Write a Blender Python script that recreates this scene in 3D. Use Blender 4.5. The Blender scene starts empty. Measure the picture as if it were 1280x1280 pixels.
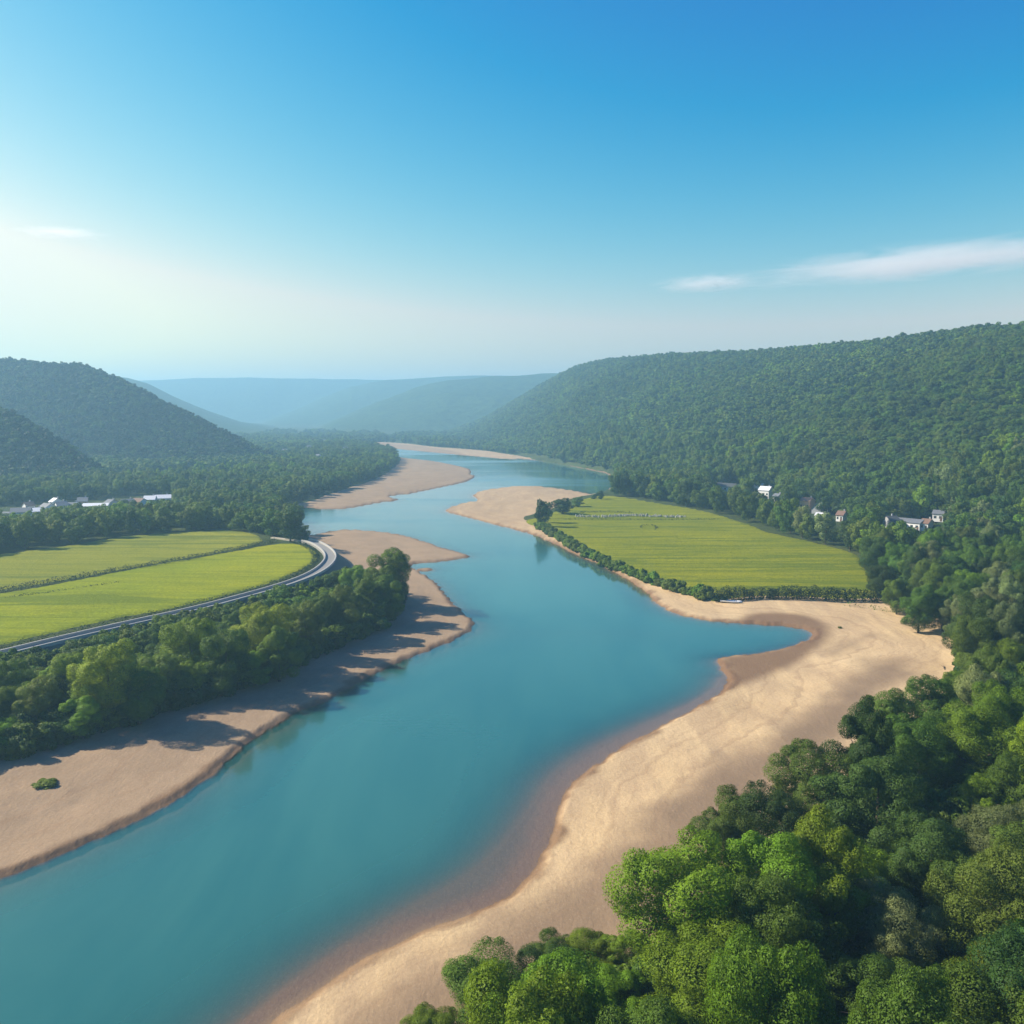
import bpy, math, random
import numpy as np
from mathutils import Vector, Matrix

random.seed(7)
RNG = np.random.default_rng(7)
scene = bpy.context.scene
COL = scene.collection

# ------------------------------------------------------------------ camera
CAM_H, F_PX, HORIZ = 60.0, 1108.0, 512.0
PITCH = math.atan((640 - HORIZ) / F_PX)
CP, SP = math.cos(PITCH), math.sin(PITCH)

def gp(px, py, z=0.0):
    """surveyed point: where the sight line through a photo pixel meets the level z"""
    u = (px - 640) / F_PX
    v = -(py - 640) / F_PX
    dz = -SP + v * CP
    t = (z - CAM_H) / dz
    return (u * t, (CP + v * SP) * t)

def gpoly(pts, z=0.0):
    return np.array([gp(a, b, z) for a, b in pts])

def to_px(P):
    P = np.asarray(P, float)
    x, y, z = P[..., 0], P[..., 1], P[..., 2] - CAM_H
    d = y * CP - z * SP
    up = y * SP + z * CP
    return 640 + F_PX * x / d, 640 - F_PX * up / d, d

cam_d = bpy.data.cameras.new('camera')
cam = bpy.data.objects.new('camera', cam_d)
COL.objects.link(cam)
cam.location = (0, 0, CAM_H)
cam.rotation_euler = (math.pi / 2 - PITCH, 0, 0)
cam_d.sensor_width = 36
cam_d.lens = F_PX / 1280 * 36
cam_d.clip_start = 0.5
cam_d.clip_end = 60000
scene.camera = cam

# ------------------------------------------------------------------ light
SUN_EL, SUN_AZ = math.radians(35), math.radians(-80)   # azimuth from +Y, negative = left
sunvec = Vector((math.sin(SUN_AZ) * math.cos(SUN_EL), math.cos(SUN_AZ) * math.cos(SUN_EL), math.sin(SUN_EL)))
sl = bpy.data.lights.new('sun', 'SUN')
sl.energy = 5.0
sl.angle = math.radians(0.5)
sl.color = (1.0, 0.88, 0.70)
so = bpy.data.objects.new('sun', sl)
COL.objects.link(so)
so.rotation_euler = (-sunvec).to_track_quat('-Z', 'Y').to_euler()
so.location = sunvec * 500

w = bpy.data.worlds.new('World')
scene.world = w
w.use_nodes = True
nt = w.node_tree
sky = nt.nodes.new('ShaderNodeTexSky')
sky.sky_type = 'NISHITA'
sky.sun_disc = False
sky.sun_elevation = SUN_EL
sky.sun_rotation = SUN_AZ
sky.altitude = 100
sky.air_density = 1.5
sky.dust_density = 1.0
sky.ozone_density = 4.0
bg = nt.nodes['Background']
# deepen the blue overhead and whiten the glow near the sun: each channel gets its own contrast
sep = nt.nodes.new('ShaderNodeSeparateColor'); cmb = nt.nodes.new('ShaderNodeCombineColor')
nt.links.new(sky.outputs[0], sep.inputs[0])
for ch, (gam, mul, off, cap) in enumerate(((3.1, .066, -.42, 5.1), (1.46, .44, -.58, 5.1), (.76, 1.08, -.10, 5.1))):
    p_ = nt.nodes.new('ShaderNodeMath'); p_.operation = 'POWER'; p_.inputs[1].default_value = gam
    q_ = nt.nodes.new('ShaderNodeMath'); q_.operation = 'MULTIPLY_ADD'; q_.inputs[1].default_value = mul; q_.inputs[2].default_value = off
    r_ = nt.nodes.new('ShaderNodeClamp'); r_.inputs[1].default_value = 0; r_.inputs[2].default_value = cap
    nt.links.new(sep.outputs[ch], p_.inputs[0]); nt.links.new(p_.outputs[0], q_.inputs[0]); nt.links.new(q_.outputs[0], r_.inputs[0])
    nt.links.new(r_.outputs[0], cmb.inputs[ch])
mn = nt.nodes.new('ShaderNodeMath'); mn.operation = 'MINIMUM'
red, green = cmb.inputs[0].links[0].from_socket, cmb.inputs[1].links[0].from_socket
nt.links.new(red, mn.inputs[0]); nt.links.new(green, mn.inputs[1]); nt.links.new(mn.outputs[0], cmb.inputs[0])
nt.links.new(cmb.outputs[0], bg.inputs['Color'])
bg.inputs['Strength'].default_value = 0.10

scene.view_settings.view_transform = 'Standard'
scene.view_settings.look = 'None'
scene.view_settings.exposure = 1.0
scene.view_settings.gamma = 1
try:
    scene.cycles.use_denoising = True
    scene.cycles.denoiser = 'OPENIMAGEDENOISE'
    scene.cycles.denoising_input_passes = 'RGB_ALBEDO_NORMAL'
except Exception:
    pass
scene.cycles.max_bounces = 5
scene.cycles.diffuse_bounces = 2
scene.cycles.glossy_bounces = 2
scene.cycles.transmission_bounces = 3
scene.cycles.transparent_max_bounces = 6
scene.cycles.volume_bounces = 2
scene.cycles.caustics_reflective = False
scene.cycles.caustics_refractive = False
scene.cycles.sample_clamp_indirect = 4

# ------------------------------------------------------------------ helpers
def tag(o, label=None, cat=None, group=None, kind=None):
    if label: o['label'] = label
    if cat: o['category'] = cat
    if group: o['group'] = group
    if kind: o['kind'] = kind
    return o

def np_mesh(name, V, F, mats=(), smooth=True, attrs=None, normals=None):
    V = np.asarray(V, np.float32)
    F = np.asarray(F, np.int32)
    n, k = F.shape
    me = bpy.data.meshes.new(name)
    me.vertices.add(len(V)); me.vertices.foreach_set('co', V.ravel())
    me.loops.add(n * k); me.loops.foreach_set('vertex_index', F.ravel())
    me.polygons.add(n)
    me.polygons.foreach_set('loop_start', np.arange(0, n * k, k, dtype=np.int32))
    me.polygons.foreach_set('loop_total', np.full(n, k, np.int32))
    me.polygons.foreach_set('use_smooth', np.full(n, smooth, bool))
    for m in mats: me.materials.append(m)
    me.update(calc_edges=True)
    for an, av in (attrs or {}).items():
        a = me.attributes.new(an, 'FLOAT', 'POINT')
        a.data.foreach_set('value', np.asarray(av, np.float32))
    if normals is not None:
        me.normals_split_custom_set_from_vertices([tuple(x) for x in normals])
    return me

def link(name, me, parent=None, loc=(0, 0, 0), rotz=0.0):
    o = bpy.data.objects.new(name, me)
    COL.objects.link(o)
    o.location = loc
    o.rotation_euler = (0, 0, rotz)
    if parent: o.parent = parent
    return o

def smooth(e0, e1, x):
    t = np.clip((x - e0) / (e1 - e0), 0, 1)
    return t * t * (3 - 2 * t)

def seg_dist(P, A, B):
    out = np.full(len(P), 1e18)
    for a, b in zip(A, B):
        d = b - a
        L = max(d @ d, 1e-9)
        t = np.clip(((P - a) @ d) / L, 0, 1)
        q = P - a - t[:, None] * d
        np.minimum(out, (q * q).sum(1), out=out)
    return np.sqrt(out)

def sdf(P, poly):
    """signed distance to a closed polygon, negative inside"""
    A = poly; B = np.roll(poly, -1, 0)
    d = seg_dist(P, A, B)
    ins = np.zeros(len(P), bool)
    x, y = P[:, 0], P[:, 1]
    for (x0, y0), (x1, y1) in zip(A, B):
        if y0 == y1: continue
        c = (y0 > y) != (y1 > y)
        ins ^= c & (x < (x1 - x0) * (y - y0) / (y1 - y0) + x0)
    return np.where(ins, -d, d)

def chaikin(P, n=1, closed=True):
    P = np.asarray(P, float)
    for _ in range(n):
        Q = np.roll(P, -1, 0) if closed else P[1:]
        A = P if closed else P[:-1]
        R = np.empty((2 * len(A), 2))
        R[0::2] = .75 * A + .25 * Q
        R[1::2] = .25 * A + .75 * Q
        P = R if closed else np.vstack([P[:1], R, P[-1:]])
    return P

# value noise in 2-D (numpy)
_T = RNG.random((256, 256))
def vnoise(x, y):
    xi = np.floor(x).astype(int); yi = np.floor(y).astype(int)
    fx = x - xi; fy = y - yi
    fx = fx * fx * (3 - 2 * fx); fy = fy * fy * (3 - 2 * fy)
    a = _T[xi & 255, yi & 255]; b = _T[(xi + 1) & 255, yi & 255]
    c = _T[xi & 255, (yi + 1) & 255]; d = _T[(xi + 1) & 255, (yi + 1) & 255]
    return (a * (1 - fx) + b * fx) * (1 - fy) + (c * (1 - fx) + d * fx) * fy - .5
def fbm(x, y, o=4):
    s = 0; a = 1.0
    for i in range(o):
        s = s + a * vnoise(x * 2 ** i + 17.3 * i, y * 2 ** i + 5.1 * i); a *= .5
    return s

# ------------------------------------------------------------------ materials
def newmat(name):
    m = bpy.data.materials.new(name); m.use_nodes = True
    return m, m.node_tree.nodes, m.node_tree.links, m.node_tree.nodes['Principled BSDF']

def mix(N, L, fac, a, b, mode='MIX'):
    n = N.new('ShaderNodeMix'); n.data_type = 'RGBA'; n.blend_type = mode
    for sock, v in ((n.inputs[0], fac), (n.inputs[6], a), (n.inputs[7], b)):
        if isinstance(v, (int, float)): sock.default_value = v
        elif isinstance(v, tuple): sock.default_value = (*v, 1) if len(v) == 3 else v
        else: L.new(v, sock)
    return n.outputs[2]

def noise(N, L, scale, detail=4, rough=.55, vec=None, dist=0.0):
    n = N.new('ShaderNodeTexNoise')
    n.inputs['Scale'].default_value = scale
    n.inputs['Detail'].default_value = detail
    n.inputs['Roughness'].default_value = rough
    n.inputs['Distortion'].default_value = dist
    if vec is not None: L.new(vec, n.inputs['Vector'])
    return n.outputs['Fac']

def ramp(N, L, fac, stops):
    r = N.new('ShaderNodeValToRGB')
    e = r.color_ramp.elements
    while len(e) < len(stops): e.new(.5)
    for x, (p, c) in zip(e, stops):
        x.position = p
        x.color = (c, c, c, 1) if isinstance(c, (int, float)) else (*c, 1)
    L.new(fac, r.inputs[0])
    return r.outputs[0]

def objco(N, L, scale=(1, 1, 1), rotz=0.0):
    t = N.new('ShaderNodeTexCoord'); mp = N.new('ShaderNodeMapping')
    mp.inputs['Scale'].default_value = scale
    mp.inputs['Rotation'].default_value = (0, 0, rotz)
    L.new(t.outputs['Object'], mp.inputs['Vector'])
    return mp.outputs['Vector']

def attr(N, name):
    a = N.new('ShaderNodeAttribute'); a.attribute_name = name
    return a.outputs['Fac']

def bump(N, L, h, strength, dist, normal=None):
    b = N.new('ShaderNodeBump')
    b.inputs['Strength'].default_value = strength
    b.inputs['Distance'].default_value = dist
    L.new(h, b.inputs['Height'])
    if normal is not None: L.new(normal, b.inputs['Normal'])
    return b.outputs['Normal']

def m_plain(name, c, rough=.8, metal=0.0, var=.15):
    m, N, L, B = newmat(name)
    f = noise(N, L, 3.0, 4, vec=objco(N, L))
    L.new(mix(N, L, f, tuple(x * (1 - var) for x in c), tuple(min(1, x * (1 + var)) for x in c)), B.inputs['Base Color'])
    B.inputs['Roughness'].default_value = rough
    B.inputs['Metallic'].default_value = metal
    return m

def m_sand():
    m, N, L, B = newmat('sand')
    co = objco(N, L)
    big = noise(N, L, .035, 5, .6, co)
    c = mix(N, L, ramp(N, L, big, [(.3, 0.), (.7, 1.)]), (.46, .33, .18), (.58, .435, .25))
    streak = noise(N, L, 1.0, 5, .6, objco(N, L, (.16, .03, .1), math.radians(38)), .6)
    c = mix(N, L, ramp(N, L, streak, [(.40, .5), (.62, 0.)]), c, (.33, .235, .15))
    half_light = attr(N, 'leftside')
    c = mix(N, L, half_light, c, (.31, .225, .145))  # half-light on the left bank painted as a darker sand tone
    c2 = mix(N, L, ramp(N, L, noise(N, L, .09, 5, .65, co), [(.35, 0.), (.7, .7)]), c, (.235, .172, .112))
    c = mix(N, L, half_light, c, c2)
    g = attr(N, 'gravel')
    c = mix(N, L, g, c, (.19, .135, .09))  # gravel tone, also carrying painted relief shadows
    sh = attr(N, 'shore')
    cx_ = N.new('ShaderNodeCombineXYZ'); L.new(sh, cx_.inputs[0])
    jit = noise(N, L, .12, 4, .6, co)
    ma = N.new('ShaderNodeMath'); ma.operation = 'MULTIPLY_ADD'; ma.inputs[1].default_value = 7.0
    L.new(jit, ma.inputs[0]); L.new(sh, ma.inputs[2]); L.new(ma.outputs[0], cx_.inputs[0])
    fl = noise(N, L, .55, 6, .7, cx_.outputs[0])
    c = mix(N, L, ramp(N, L, fl, [(.38, .5), (.5, 0.)]), c, (.25, .165, .10))
    c = mix(N, L, ramp(N, L, fl, [(.56, 0.), (.72, .12)]), c, (.60, .45, .29))
    gm_ = N.new('ShaderNodeMath'); gm_.operation = 'MULTIPLY'; gm_.inputs[1].default_value = .5; L.new(g, gm_.inputs[0])
    c = mix(N, L, gm_.outputs[0], c, (.19, .135, .09))
    wt = attr(N, 'wet_shade')
    c = mix(N, L, wt, c, (.155, .092, .052))
    bd = attr(N, 'bed')
    c = mix(N, L, bd, c, (.15, .098, .066))
    fine = noise(N, L, 1.6, 5, .7, co)
    c = mix(N, L, ramp(N, L, fine, [(.3, .22), (.6, 0.)]), c, (.2, .14, .09))
    grit = noise(N, L, 2.2, 7, .85, co)
    c = mix(N, L, ramp(N, L, grit, [(.34, .25), (.5, 0.)]), c, (.16, .115, .08))
    c = mix(N, L, ramp(N, L, grit, [(.55, 0.), (.72, .25)]), c, (.62, .5, .36))
    L.new(c, B.inputs['Base Color'])
    r = N.new('ShaderNodeMapRange'); L.new(wt, r.inputs[0])
    r.inputs[3].default_value = .95; r.inputs[4].default_value = .7
    L.new(r.outputs[0], B.inputs['Roughness'])
    B.inputs['Specular IOR Level'].default_value = .05
    rip = noise(N, L, 1.0, 3, .5, objco(N, L, (1.4, .5, 1), math.radians(35)), .5)
    n1 = bump(N, L, rip, .45, .14)
    L.new(bump(N, L, fine, .45, .2, n1), B.inputs['Normal'])
    return m

def m_ground():
    m, N, L, B = newmat('meadow_soil')
    co = objco(N, L)
    c = mix(N, L, ramp(N, L, noise(N, L, .02, 6, .6, co), [(.35, 0.), (.65, 1.)]), (.035, .065, .014), (.075, .10, .025))
    c = mix(N, L, ramp(N, L, noise(N, L, .25, 6, .65, co), [(.4, 0.), (.7, .6)]), c, (.06, .05, .025))
    fb = noise(N, L, .055, 8, .7, co)
    cf = mix(N, L, ramp(N, L, fb, [(.38, 0.), (.62, 1.)]), (.02, .042, .012), (.05, .09, .02))
    c = mix(N, L, attr(N, 'hill'), c, cf)
    L.new(c, B.inputs['Base Color'])
    B.inputs['Roughness'].default_value = .95
    B.inputs['Specular IOR Level'].default_value = .1
    L.new(bump(N, L, fb, 1.0, 8.0), B.inputs['Normal'])
    return m

def m_field(name, c0, c1, c2, rot, rows=.35, lane=.95, wob=.3):
    m, N, L, B = newmat(name)
    co = objco(N, L)
    c = mix(N, L, ramp(N, L, noise(N, L, .012, 5, .6, co), [(.35, 0.), (.65, 1.)]), c0, c1)
    lanes = noise(N, L, 1.0, 4, .6, objco(N, L, (.006, .09, 1), rot), wob)
    c = mix(N, L, ramp(N, L, lanes, [(.42, lane), (.5, 0.)]), c, c2)
    lanes2 = noise(N, L, 1.0, 5, .7, objco(N, L, (.03, rows, 1), rot), .4)
    c = mix(N, L, ramp(N, L, lanes2, [(.36, .6), (.55, 0.)]), c, c2)
    tuft = noise(N, L, 1.1, 5, .75, co)
    c = mix(N, L, ramp(N, L, tuft, [(.35, .5), (.6, 0.)]), c, tuple(x * .55 for x in c2))
    L.new(c, B.inputs['Base Color'])
    B.inputs['Roughness'].default_value = .9
    B.inputs['Specular IOR Level'].default_value = .02
    n1 = bump(N, L, lanes2, .8, .8)
    L.new(bump(N, L, tuft, .8, .5, n1), B.inputs['Normal'])
    return m

def m_water():
    m, N, L, B = newmat('river_water')
    N.remove(B)
    out = N['Material Output']
    co = objco(N, L)
    calm = ramp(N, L, noise(N, L, 1.0, 4, .55, objco(N, L, (.004, .012, 1), math.radians(-12)), .8), [(.42, 0.), (.62, 1.)])
    w1 = noise(N, L, 1.0, 3, .55, objco(N, L, (.5, .9, 1), .3))
    w2 = noise(N, L, 2.6, 3, .6, co)
    n1 = bump(N, L, w1, .10, .12)
    n1 = bump(N, L, w2, .06, .05, n1)
    col = mix(N, L, ramp(N, L, noise(N, L, 1.0, 5, .6, objco(N, L, (.035, .012, 1), math.radians(-20)), .7), [(.35, 0.), (.65, 1.)]), (.021, .108, .108), (.036, .140, .128))
    dif = N.new('ShaderNodeBsdfDiffuse'); L.new(col, dif.inputs['Color'])
    tr = N.new('ShaderNodeBsdfTransparent'); tr.inputs['Color'].default_value = (.94, .93, .88, 1)
    body = N.new('ShaderNodeMixShader')
    L.new(attr(N, 'opacity'), body.inputs[0]); L.new(tr.outputs[0], body.inputs[1]); L.new(dif.outputs[0], body.inputs[2])
    gl = N.new('ShaderNodeBsdfGlossy'); gl.inputs['Color'].default_value = (1, 1, 1, 1)
    L.new(n1, gl.inputs['Normal'])
    rr = N.new('ShaderNodeMapRange'); L.new(calm, rr.inputs[0])
    rr.inputs[3].default_value = .02; rr.inputs[4].default_value = .20
    L.new(rr.outputs[0], gl.inputs['Roughness'])
    fr = N.new('ShaderNodeFresnel')
    ge = N.new('ShaderNodeNewGeometry'); io = N.new('ShaderNodeMapRange')     # same reflectance from both faces of the sheet
    io.inputs[3].default_value = 1.5; io.inputs[4].default_value = 1 / 1.5
    L.new(ge.outputs['Backfacing'], io.inputs[0]); L.new(io.outputs[0], fr.inputs['IOR'])
    L.new(n1, fr.inputs['Normal'])
    ms = N.new('ShaderNodeMixShader')
    L.new(fr.outputs[0], ms.inputs[0]); L.new(body.outputs[0], ms.inputs[1]); L.new(gl.outputs[0], ms.inputs[2])
    L.new(ms.outputs[0], out.inputs['Surface'])
    return m

def m_leaf(name, c, var=.25, trans=.36):
    m, N, L, B = newmat(name)
    out = N['Material Output']
    oi = N.new('ShaderNodeObjectInfo')
    co = objco(N, L)
    f = noise(N, L, .9, 3, .6, co)
    a = tuple(x * (1 - var) for x in c); b = tuple(x * (1 + var) for x in c)
    cc = mix(N, L, ramp(N, L, f, [(.3, 0.), (.7, 1.)]), a, b)
    h = N.new('ShaderNodeHueSaturation')
    mr = N.new('ShaderNodeMapRange'); L.new(oi.outputs['Random'], mr.inputs[0])
    mr.inputs[3].default_value = .72; mr.inputs[4].default_value = 1.25
    L.new(mr.outputs[0], h.inputs['Value'])
    mh = N.new('ShaderNodeMath'); mh.operation = 'FRACT'
    mm = N.new('ShaderNodeMath'); mm.operation = 'MULTIPLY'; mm.inputs[1].default_value = 7.31
    L.new(oi.outputs['Random'], mm.inputs[0]); L.new(mm.outputs[0], mh.inputs[0])
    m2 = N.new('ShaderNodeMapRange'); L.new(mh.outputs[0], m2.inputs[0])
    m2.inputs[3].default_value = .482; m2.inputs[4].default_value = .515
    L.new(m2.outputs[0], h.inputs['Hue'])
    L.new(cc, h.inputs['Color'])
    L.new(h.outputs[0], B.inputs['Base Color'])
    B.inputs['Roughness'].default_value = .6
    B.inputs['Specular IOR Level'].default_value = .2
    t = N.new('ShaderNodeBsdfTranslucent')
    L.new(mix(N, L, 1.0, h.outputs[0], (1.25, 1.2, .5), 'MULTIPLY'), t.inputs['Color'])
    ms = N.new('ShaderNodeMixShader'); ms.inputs[0].default_value = trans
    L.new(B.outputs[0], ms.inputs[1]); L.new(t.outputs[0], ms.inputs[2])
    L.new(ms.outputs[0], out.inputs['Surface'])
    return m

LEAF = {
    'bright green': m_leaf('leaf_bright_green', (.130, .225, .010)),
    'mid green': m_leaf('leaf_mid_green', (.082, .150, .014)),
    'dark green': m_leaf('leaf_dark_green', (.044, .092, .015)),
    'olive green': m_leaf('leaf_olive_green', (.098, .155, .020)),
    'grey green': m_leaf('leaf_grey_green', (.150, .195, .070)),
    'yellow green': m_leaf('leaf_yellow_green', (.165, .235, .014)),
    'shaded green': m_leaf('leaf_shaded_green', (.014, .032, .010)),  # darkened leaf: shade of hedge sides and left hill put into the colour
}
BARK = m_plain('bark', (.09, .065, .045), .95, var=.4)

# ------------------------------------------------------------------ the lie of the land (survey from the photo)
WATER = gpoly([
 (-900, 1420), (-400, 1232), (-150, 1150), (0, 1099), (65, 1075), (130, 1045), (190, 1017), (235, 990), (268, 967), (282, 950), (300, 937), (322, 921),
 (350, 901), (385, 885), (412, 876), (435, 860), (470, 840), (505, 825), (545, 810), (575, 797), (590, 789), (593, 778), (585, 770),
 (573, 761), (557, 743), (546, 728), (527, 717), (513, 708), (513, 705), (535, 703), (559, 701), (585, 697), (588, 694.5), (577, 691),
 (556, 686), (534, 678), (509, 670), (474, 664.5), (443, 662.5), (418, 663), (399, 667), (387, 670), (380, 664), (372, 655), (362, 645),
 (358, 638), (372, 635), (390, 635), (400, 636.5), (421, 637), (446, 634), (474, 628), (496, 626), (500, 624.5), (492, 622.5), (484, 622),
 (487, 620), (500, 618.5), (515, 617), (543, 611), (571, 605), (587, 601), (594, 596.5), (593, 594), (587, 593), (590, 590), (587, 586),
 (571, 582), (546, 577), (521, 574), (500, 572), (490, 568.5), (480, 563.5), (466, 560), (455, 557.5), (470, 558), (500, 561.5), (542, 565.5),
 (572, 568.5), (603, 571), (633, 574), (656, 573.5), (672, 575.5), (710, 581), (748, 588), (764, 592), (772, 602), (768, 611), (750, 617),
 (740, 618), (721, 614), (691, 609.5), (665, 607.5), (643, 608), (623, 610), (603, 613), (593, 617), (590, 621), (597, 623), (599, 626),
 (582, 628), (566, 633), (553, 639), (578, 645), (603, 652), (623, 657), (640, 661), (668, 669), (696, 681), (724, 695), (750, 705), (781, 722),
 (807, 740), (820, 754), (842, 767), (879, 775), (921, 779), (960, 781), (983, 783), (1010, 788), (1017, 793.5), (1004, 803), (974, 812), (930, 819),
 (900, 822), (893, 826), (901, 835), (911, 848), (903, 864), (876, 881), (842, 900), (805, 919), (770, 939), (744, 956), (713, 980), (698, 1004), (689, 1041),
 (674, 1078), (658, 1102), (625, 1128), (585, 1145), (541, 1158), (475, 1188), (422, 1219), (366, 1258), (335, 1280), (180, 1420), (-100, 1750), (-700, 2800),
 (-3500, 2800)])
WATER = chaikin(WATER, 1)
ISLAND = chaikin(gpoly([(517, 712.5), (526, 710.3), (540, 710.6), (542, 713.2), (530, 714.2)]), 2)
SAND = gpoly([
 (-1400, 1330), (-600, 1110), (-200, 985), (0, 932), (100, 905), (200, 877), (300, 845), (400, 803), (465, 775), (492, 757), (478, 745), (455, 738), (436, 728), (428, 712), (420, 700),
 (408, 688), (390, 677), (383, 671), (375, 660), (355, 645), (352, 636), (385, 630), (402, 624), (440, 612), (470, 602), (487, 592), (499, 581),
 (502, 574), (495, 570), (480, 564), (460, 559), (438, 556.5), (440, 553.5), (501, 554.5), (532, 559), (562, 561.5), (603, 564.3), (633, 569), (656, 572),
 (672, 576.2), (710, 581.8), (748, 588.9), (763.5, 592.8), (770.5, 602), (767, 610.5), (746, 619.5), (724, 623), (704, 630), (692, 640), (672, 646), (648, 650), (668, 660),
 (710, 682), (752, 703), (809, 725), (851, 740), (893, 750), (921, 749), (1005, 748), (1055, 751), (1111, 753), (1140, 762), (1168, 774), (1195, 800),
 (1203, 828), (1198, 856), (1170, 900), (1110, 965), (1060, 1020), (985, 1095), (880, 1195), (770, 1255), (640, 1335), (520, 1420), (350, 1600), (0, 2200), (-500, 3200),
 (-5000, 3200)])
SAND = chaikin(SAND, 1)
SHELF = chaikin(gpoly([(905, 840), (890, 868), (800, 905), (735, 935), (690, 965), (663, 1010), (630, 1055), (585, 1095), (520, 1130), (450, 1170), (380, 1215), (325, 1262), (150, 1400),
 (300, 1500), (700, 1200), (760, 960), (920, 880)]), 2)
WETP = chaikin(gpoly([(893, 823), (915, 850), (903, 872), (940, 856), (1000, 832), (1028, 810), (1040, 795), (1036, 782), (1010, 772), (960, 768), (925, 772), (921, 781), (1015, 790), (1006, 805), (930, 821)]), 2)
GRAV1 = chaikin(gpoly([(1096, 826), (1132, 825), (1149, 837), (1144, 856), (1100, 880), (1070, 917), (1008, 975), (900, 1100), (800, 1200), (560, 1340), (400, 1340), (430, 1290), (500, 1235), (600, 1172), (700, 1122),
 (770, 1060), (830, 1002), (909, 955), (975, 914), (1017, 885), (1057, 856)]), 2)
GRAV2 = chaikin(gpoly([(1017, 822), (1057, 799), (1090, 794), (1103, 799), (1070, 815), (1044, 828)]), 2)
ZL = 5.2     # level of the left terrace with field and road
ROAD = chaikin(gpoly([(-300, 893), (-120, 852), (30, 813), (119, 792), (169, 780.5), (220, 769.5), (260, 760), (291, 751.5), (337, 739), (377, 726), (401, 714), (413, 702), (413, 693), (404, 684.5), (391, 678),
 (376, 676), (357, 673.5), (340, 671.5)], ZL + .3), 2, closed=False)
TERR = np.vstack([ROAD, gpoly([(320, 662), (150, 655), (-100, 670), (-600, 690), (-1200, 800), (-900, 1050)], ZL)])
FIELD_B = chaikin(gpoly([(-500, 762), (-200, 715), (0, 693), (84, 682), (156, 670.5), (275, 662.5), (312, 666), (330, 673), (322, 681), (219, 700), (156, 711), (78, 725), (0, 737), (-200, 772), (-500, 830)], ZL), 1)
FIELD_A = chaikin(gpoly([(-500, 840), (-200, 778), (0, 742), (78, 729), (175, 709), (270, 693), (344, 679.5), (372, 679), (391, 686), (396, 694), (392, 704), (370, 716), (312, 737), (219, 760), (119, 778), (31, 799), (0, 806), (-200, 850), (-500, 915)], ZL), 1)
ZR = 2.2
FIELD_R = chaikin(gpoly([(653, 650), (676, 659), (710, 679), (752, 699), (809, 721), (851, 736), (893, 746), (921, 744), (1005, 744), (1055, 747), (1111, 748), (1124, 743), (1098, 734), (1084, 716), (1077, 700), (1068, 690), (1020, 678), (958, 665),
 (940, 655), (905, 646), (882, 638), (809, 626), (764, 619), (735, 621), (716, 630), (690, 641), (672, 647)], ZR), 1)

def interp(xs, ys):
    xs = np.array(xs, float); ys = np.array(ys, float)
    return lambda v: np.interp(v, xs, ys)

def S_of(px):   # lateral slope X/Y of a photo column at the horizon
    return (np.asarray(px, float) - 640) / F_PX / (CP + (640 - HORIZ) / F_PX * SP)

# hills: columns px, crest row, crest distance, foot distance
HILLS = {
 'right': dict(px=[540, 560, 600, 640, 680, 700, 720, 760, 800, 840, 900, 1000, 1100, 1200, 1280, 1500, 2200], cy=[548, 540, 524, 502, 478, 467, 459, 450, 446, 443, 441, 436, 423, 411, 405, 392, 380],
     cd=[2300, 2250, 2200, 2150, 2050, 1950, 1850, 1680, 1540, 1430, 1300, 1120, 980, 870, 800, 650, 500], fd=[1900, 1750, 1420, 1200, 1060, 990, 930, 840, 770, 715, 640, 545, 465, 400, 360, 300, 240], tree=10, pw=1.35),
 'left': dict(px=[-1200, -700, -400, -100, 0, 50, 100, 115, 160, 200, 235, 270, 300, 330, 352, 368], cy=[400, 410, 425, 438, 447, 450, 453, 457, 476, 497, 513, 531, 546, 561, 574, 590],
     cd=[1300, 1300, 1280, 1230, 1190, 1170, 1150, 1140, 1115, 1090, 1070, 1050, 1030, 1015, 1000, 990], fd=[900, 930, 960, 960, 955, 950, 940, 935, 925, 915, 910, 915, 930, 945, 955, 965], tree=9, pw=1.15),
 'spur': dict(px=[-1200, -600, -300, -100, 0, 40, 80, 110, 135, 155], cy=[400, 440, 470, 493, 509, 527, 552, 570, 583, 594],
     cd=[700, 740, 770, 780, 780, 775, 765, 755, 745, 735], fd=[560, 620, 660, 680, 685, 685, 690, 695, 703, 715], tree=9, pw=1.1),
 'left_far': dict(px=[60, 160, 185, 220, 260, 300, 350, 400, 430], cy=[462, 472, 478, 495, 512, 526, 539, 546, 549], cd=[2600] * 9, fd=[1900] * 9, tree=6, pw=1.5),
 'mid': dict(px=[395, 440, 480, 520, 560, 620, 700, 800, 900], cy=[533, 514, 498, 484, 475, 469, 467, 466, 466], cd=[3000] * 9, fd=[2200] * 9, tree=6, pw=1.6),
 'back': dict(px=[325, 370, 400, 440, 480, 540, 600, 700], cy=[534, 511, 498, 483, 476, 471.5, 470, 470], cd=[3900] * 8, fd=[3000] * 8, tree=5, pw=1.6),
 'ridge': dict(px=[-200, 150, 220, 300, 400, 500, 600], cy=[470, 478, 475, 473, 475, 477, 480], cd=[4500] * 7, fd=[3900] * 7, tree=0, pw=1.6),
}
for h in HILLS.values():
    s = S_of(h['px']); cd = np.array(h['cd'], float)
    H = CAM_H + (HORIZ - np.array(h['cy'], float)) / F_PX * cd * 1.01 - h['tree']
    h['H'] = interp(s, np.maximum(H, 0)); h['CD'] = interp(s, cd); h['FD'] = interp(s, h['fd'])
    h['s0'], h['s1'] = s[0], s[-1]

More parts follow.
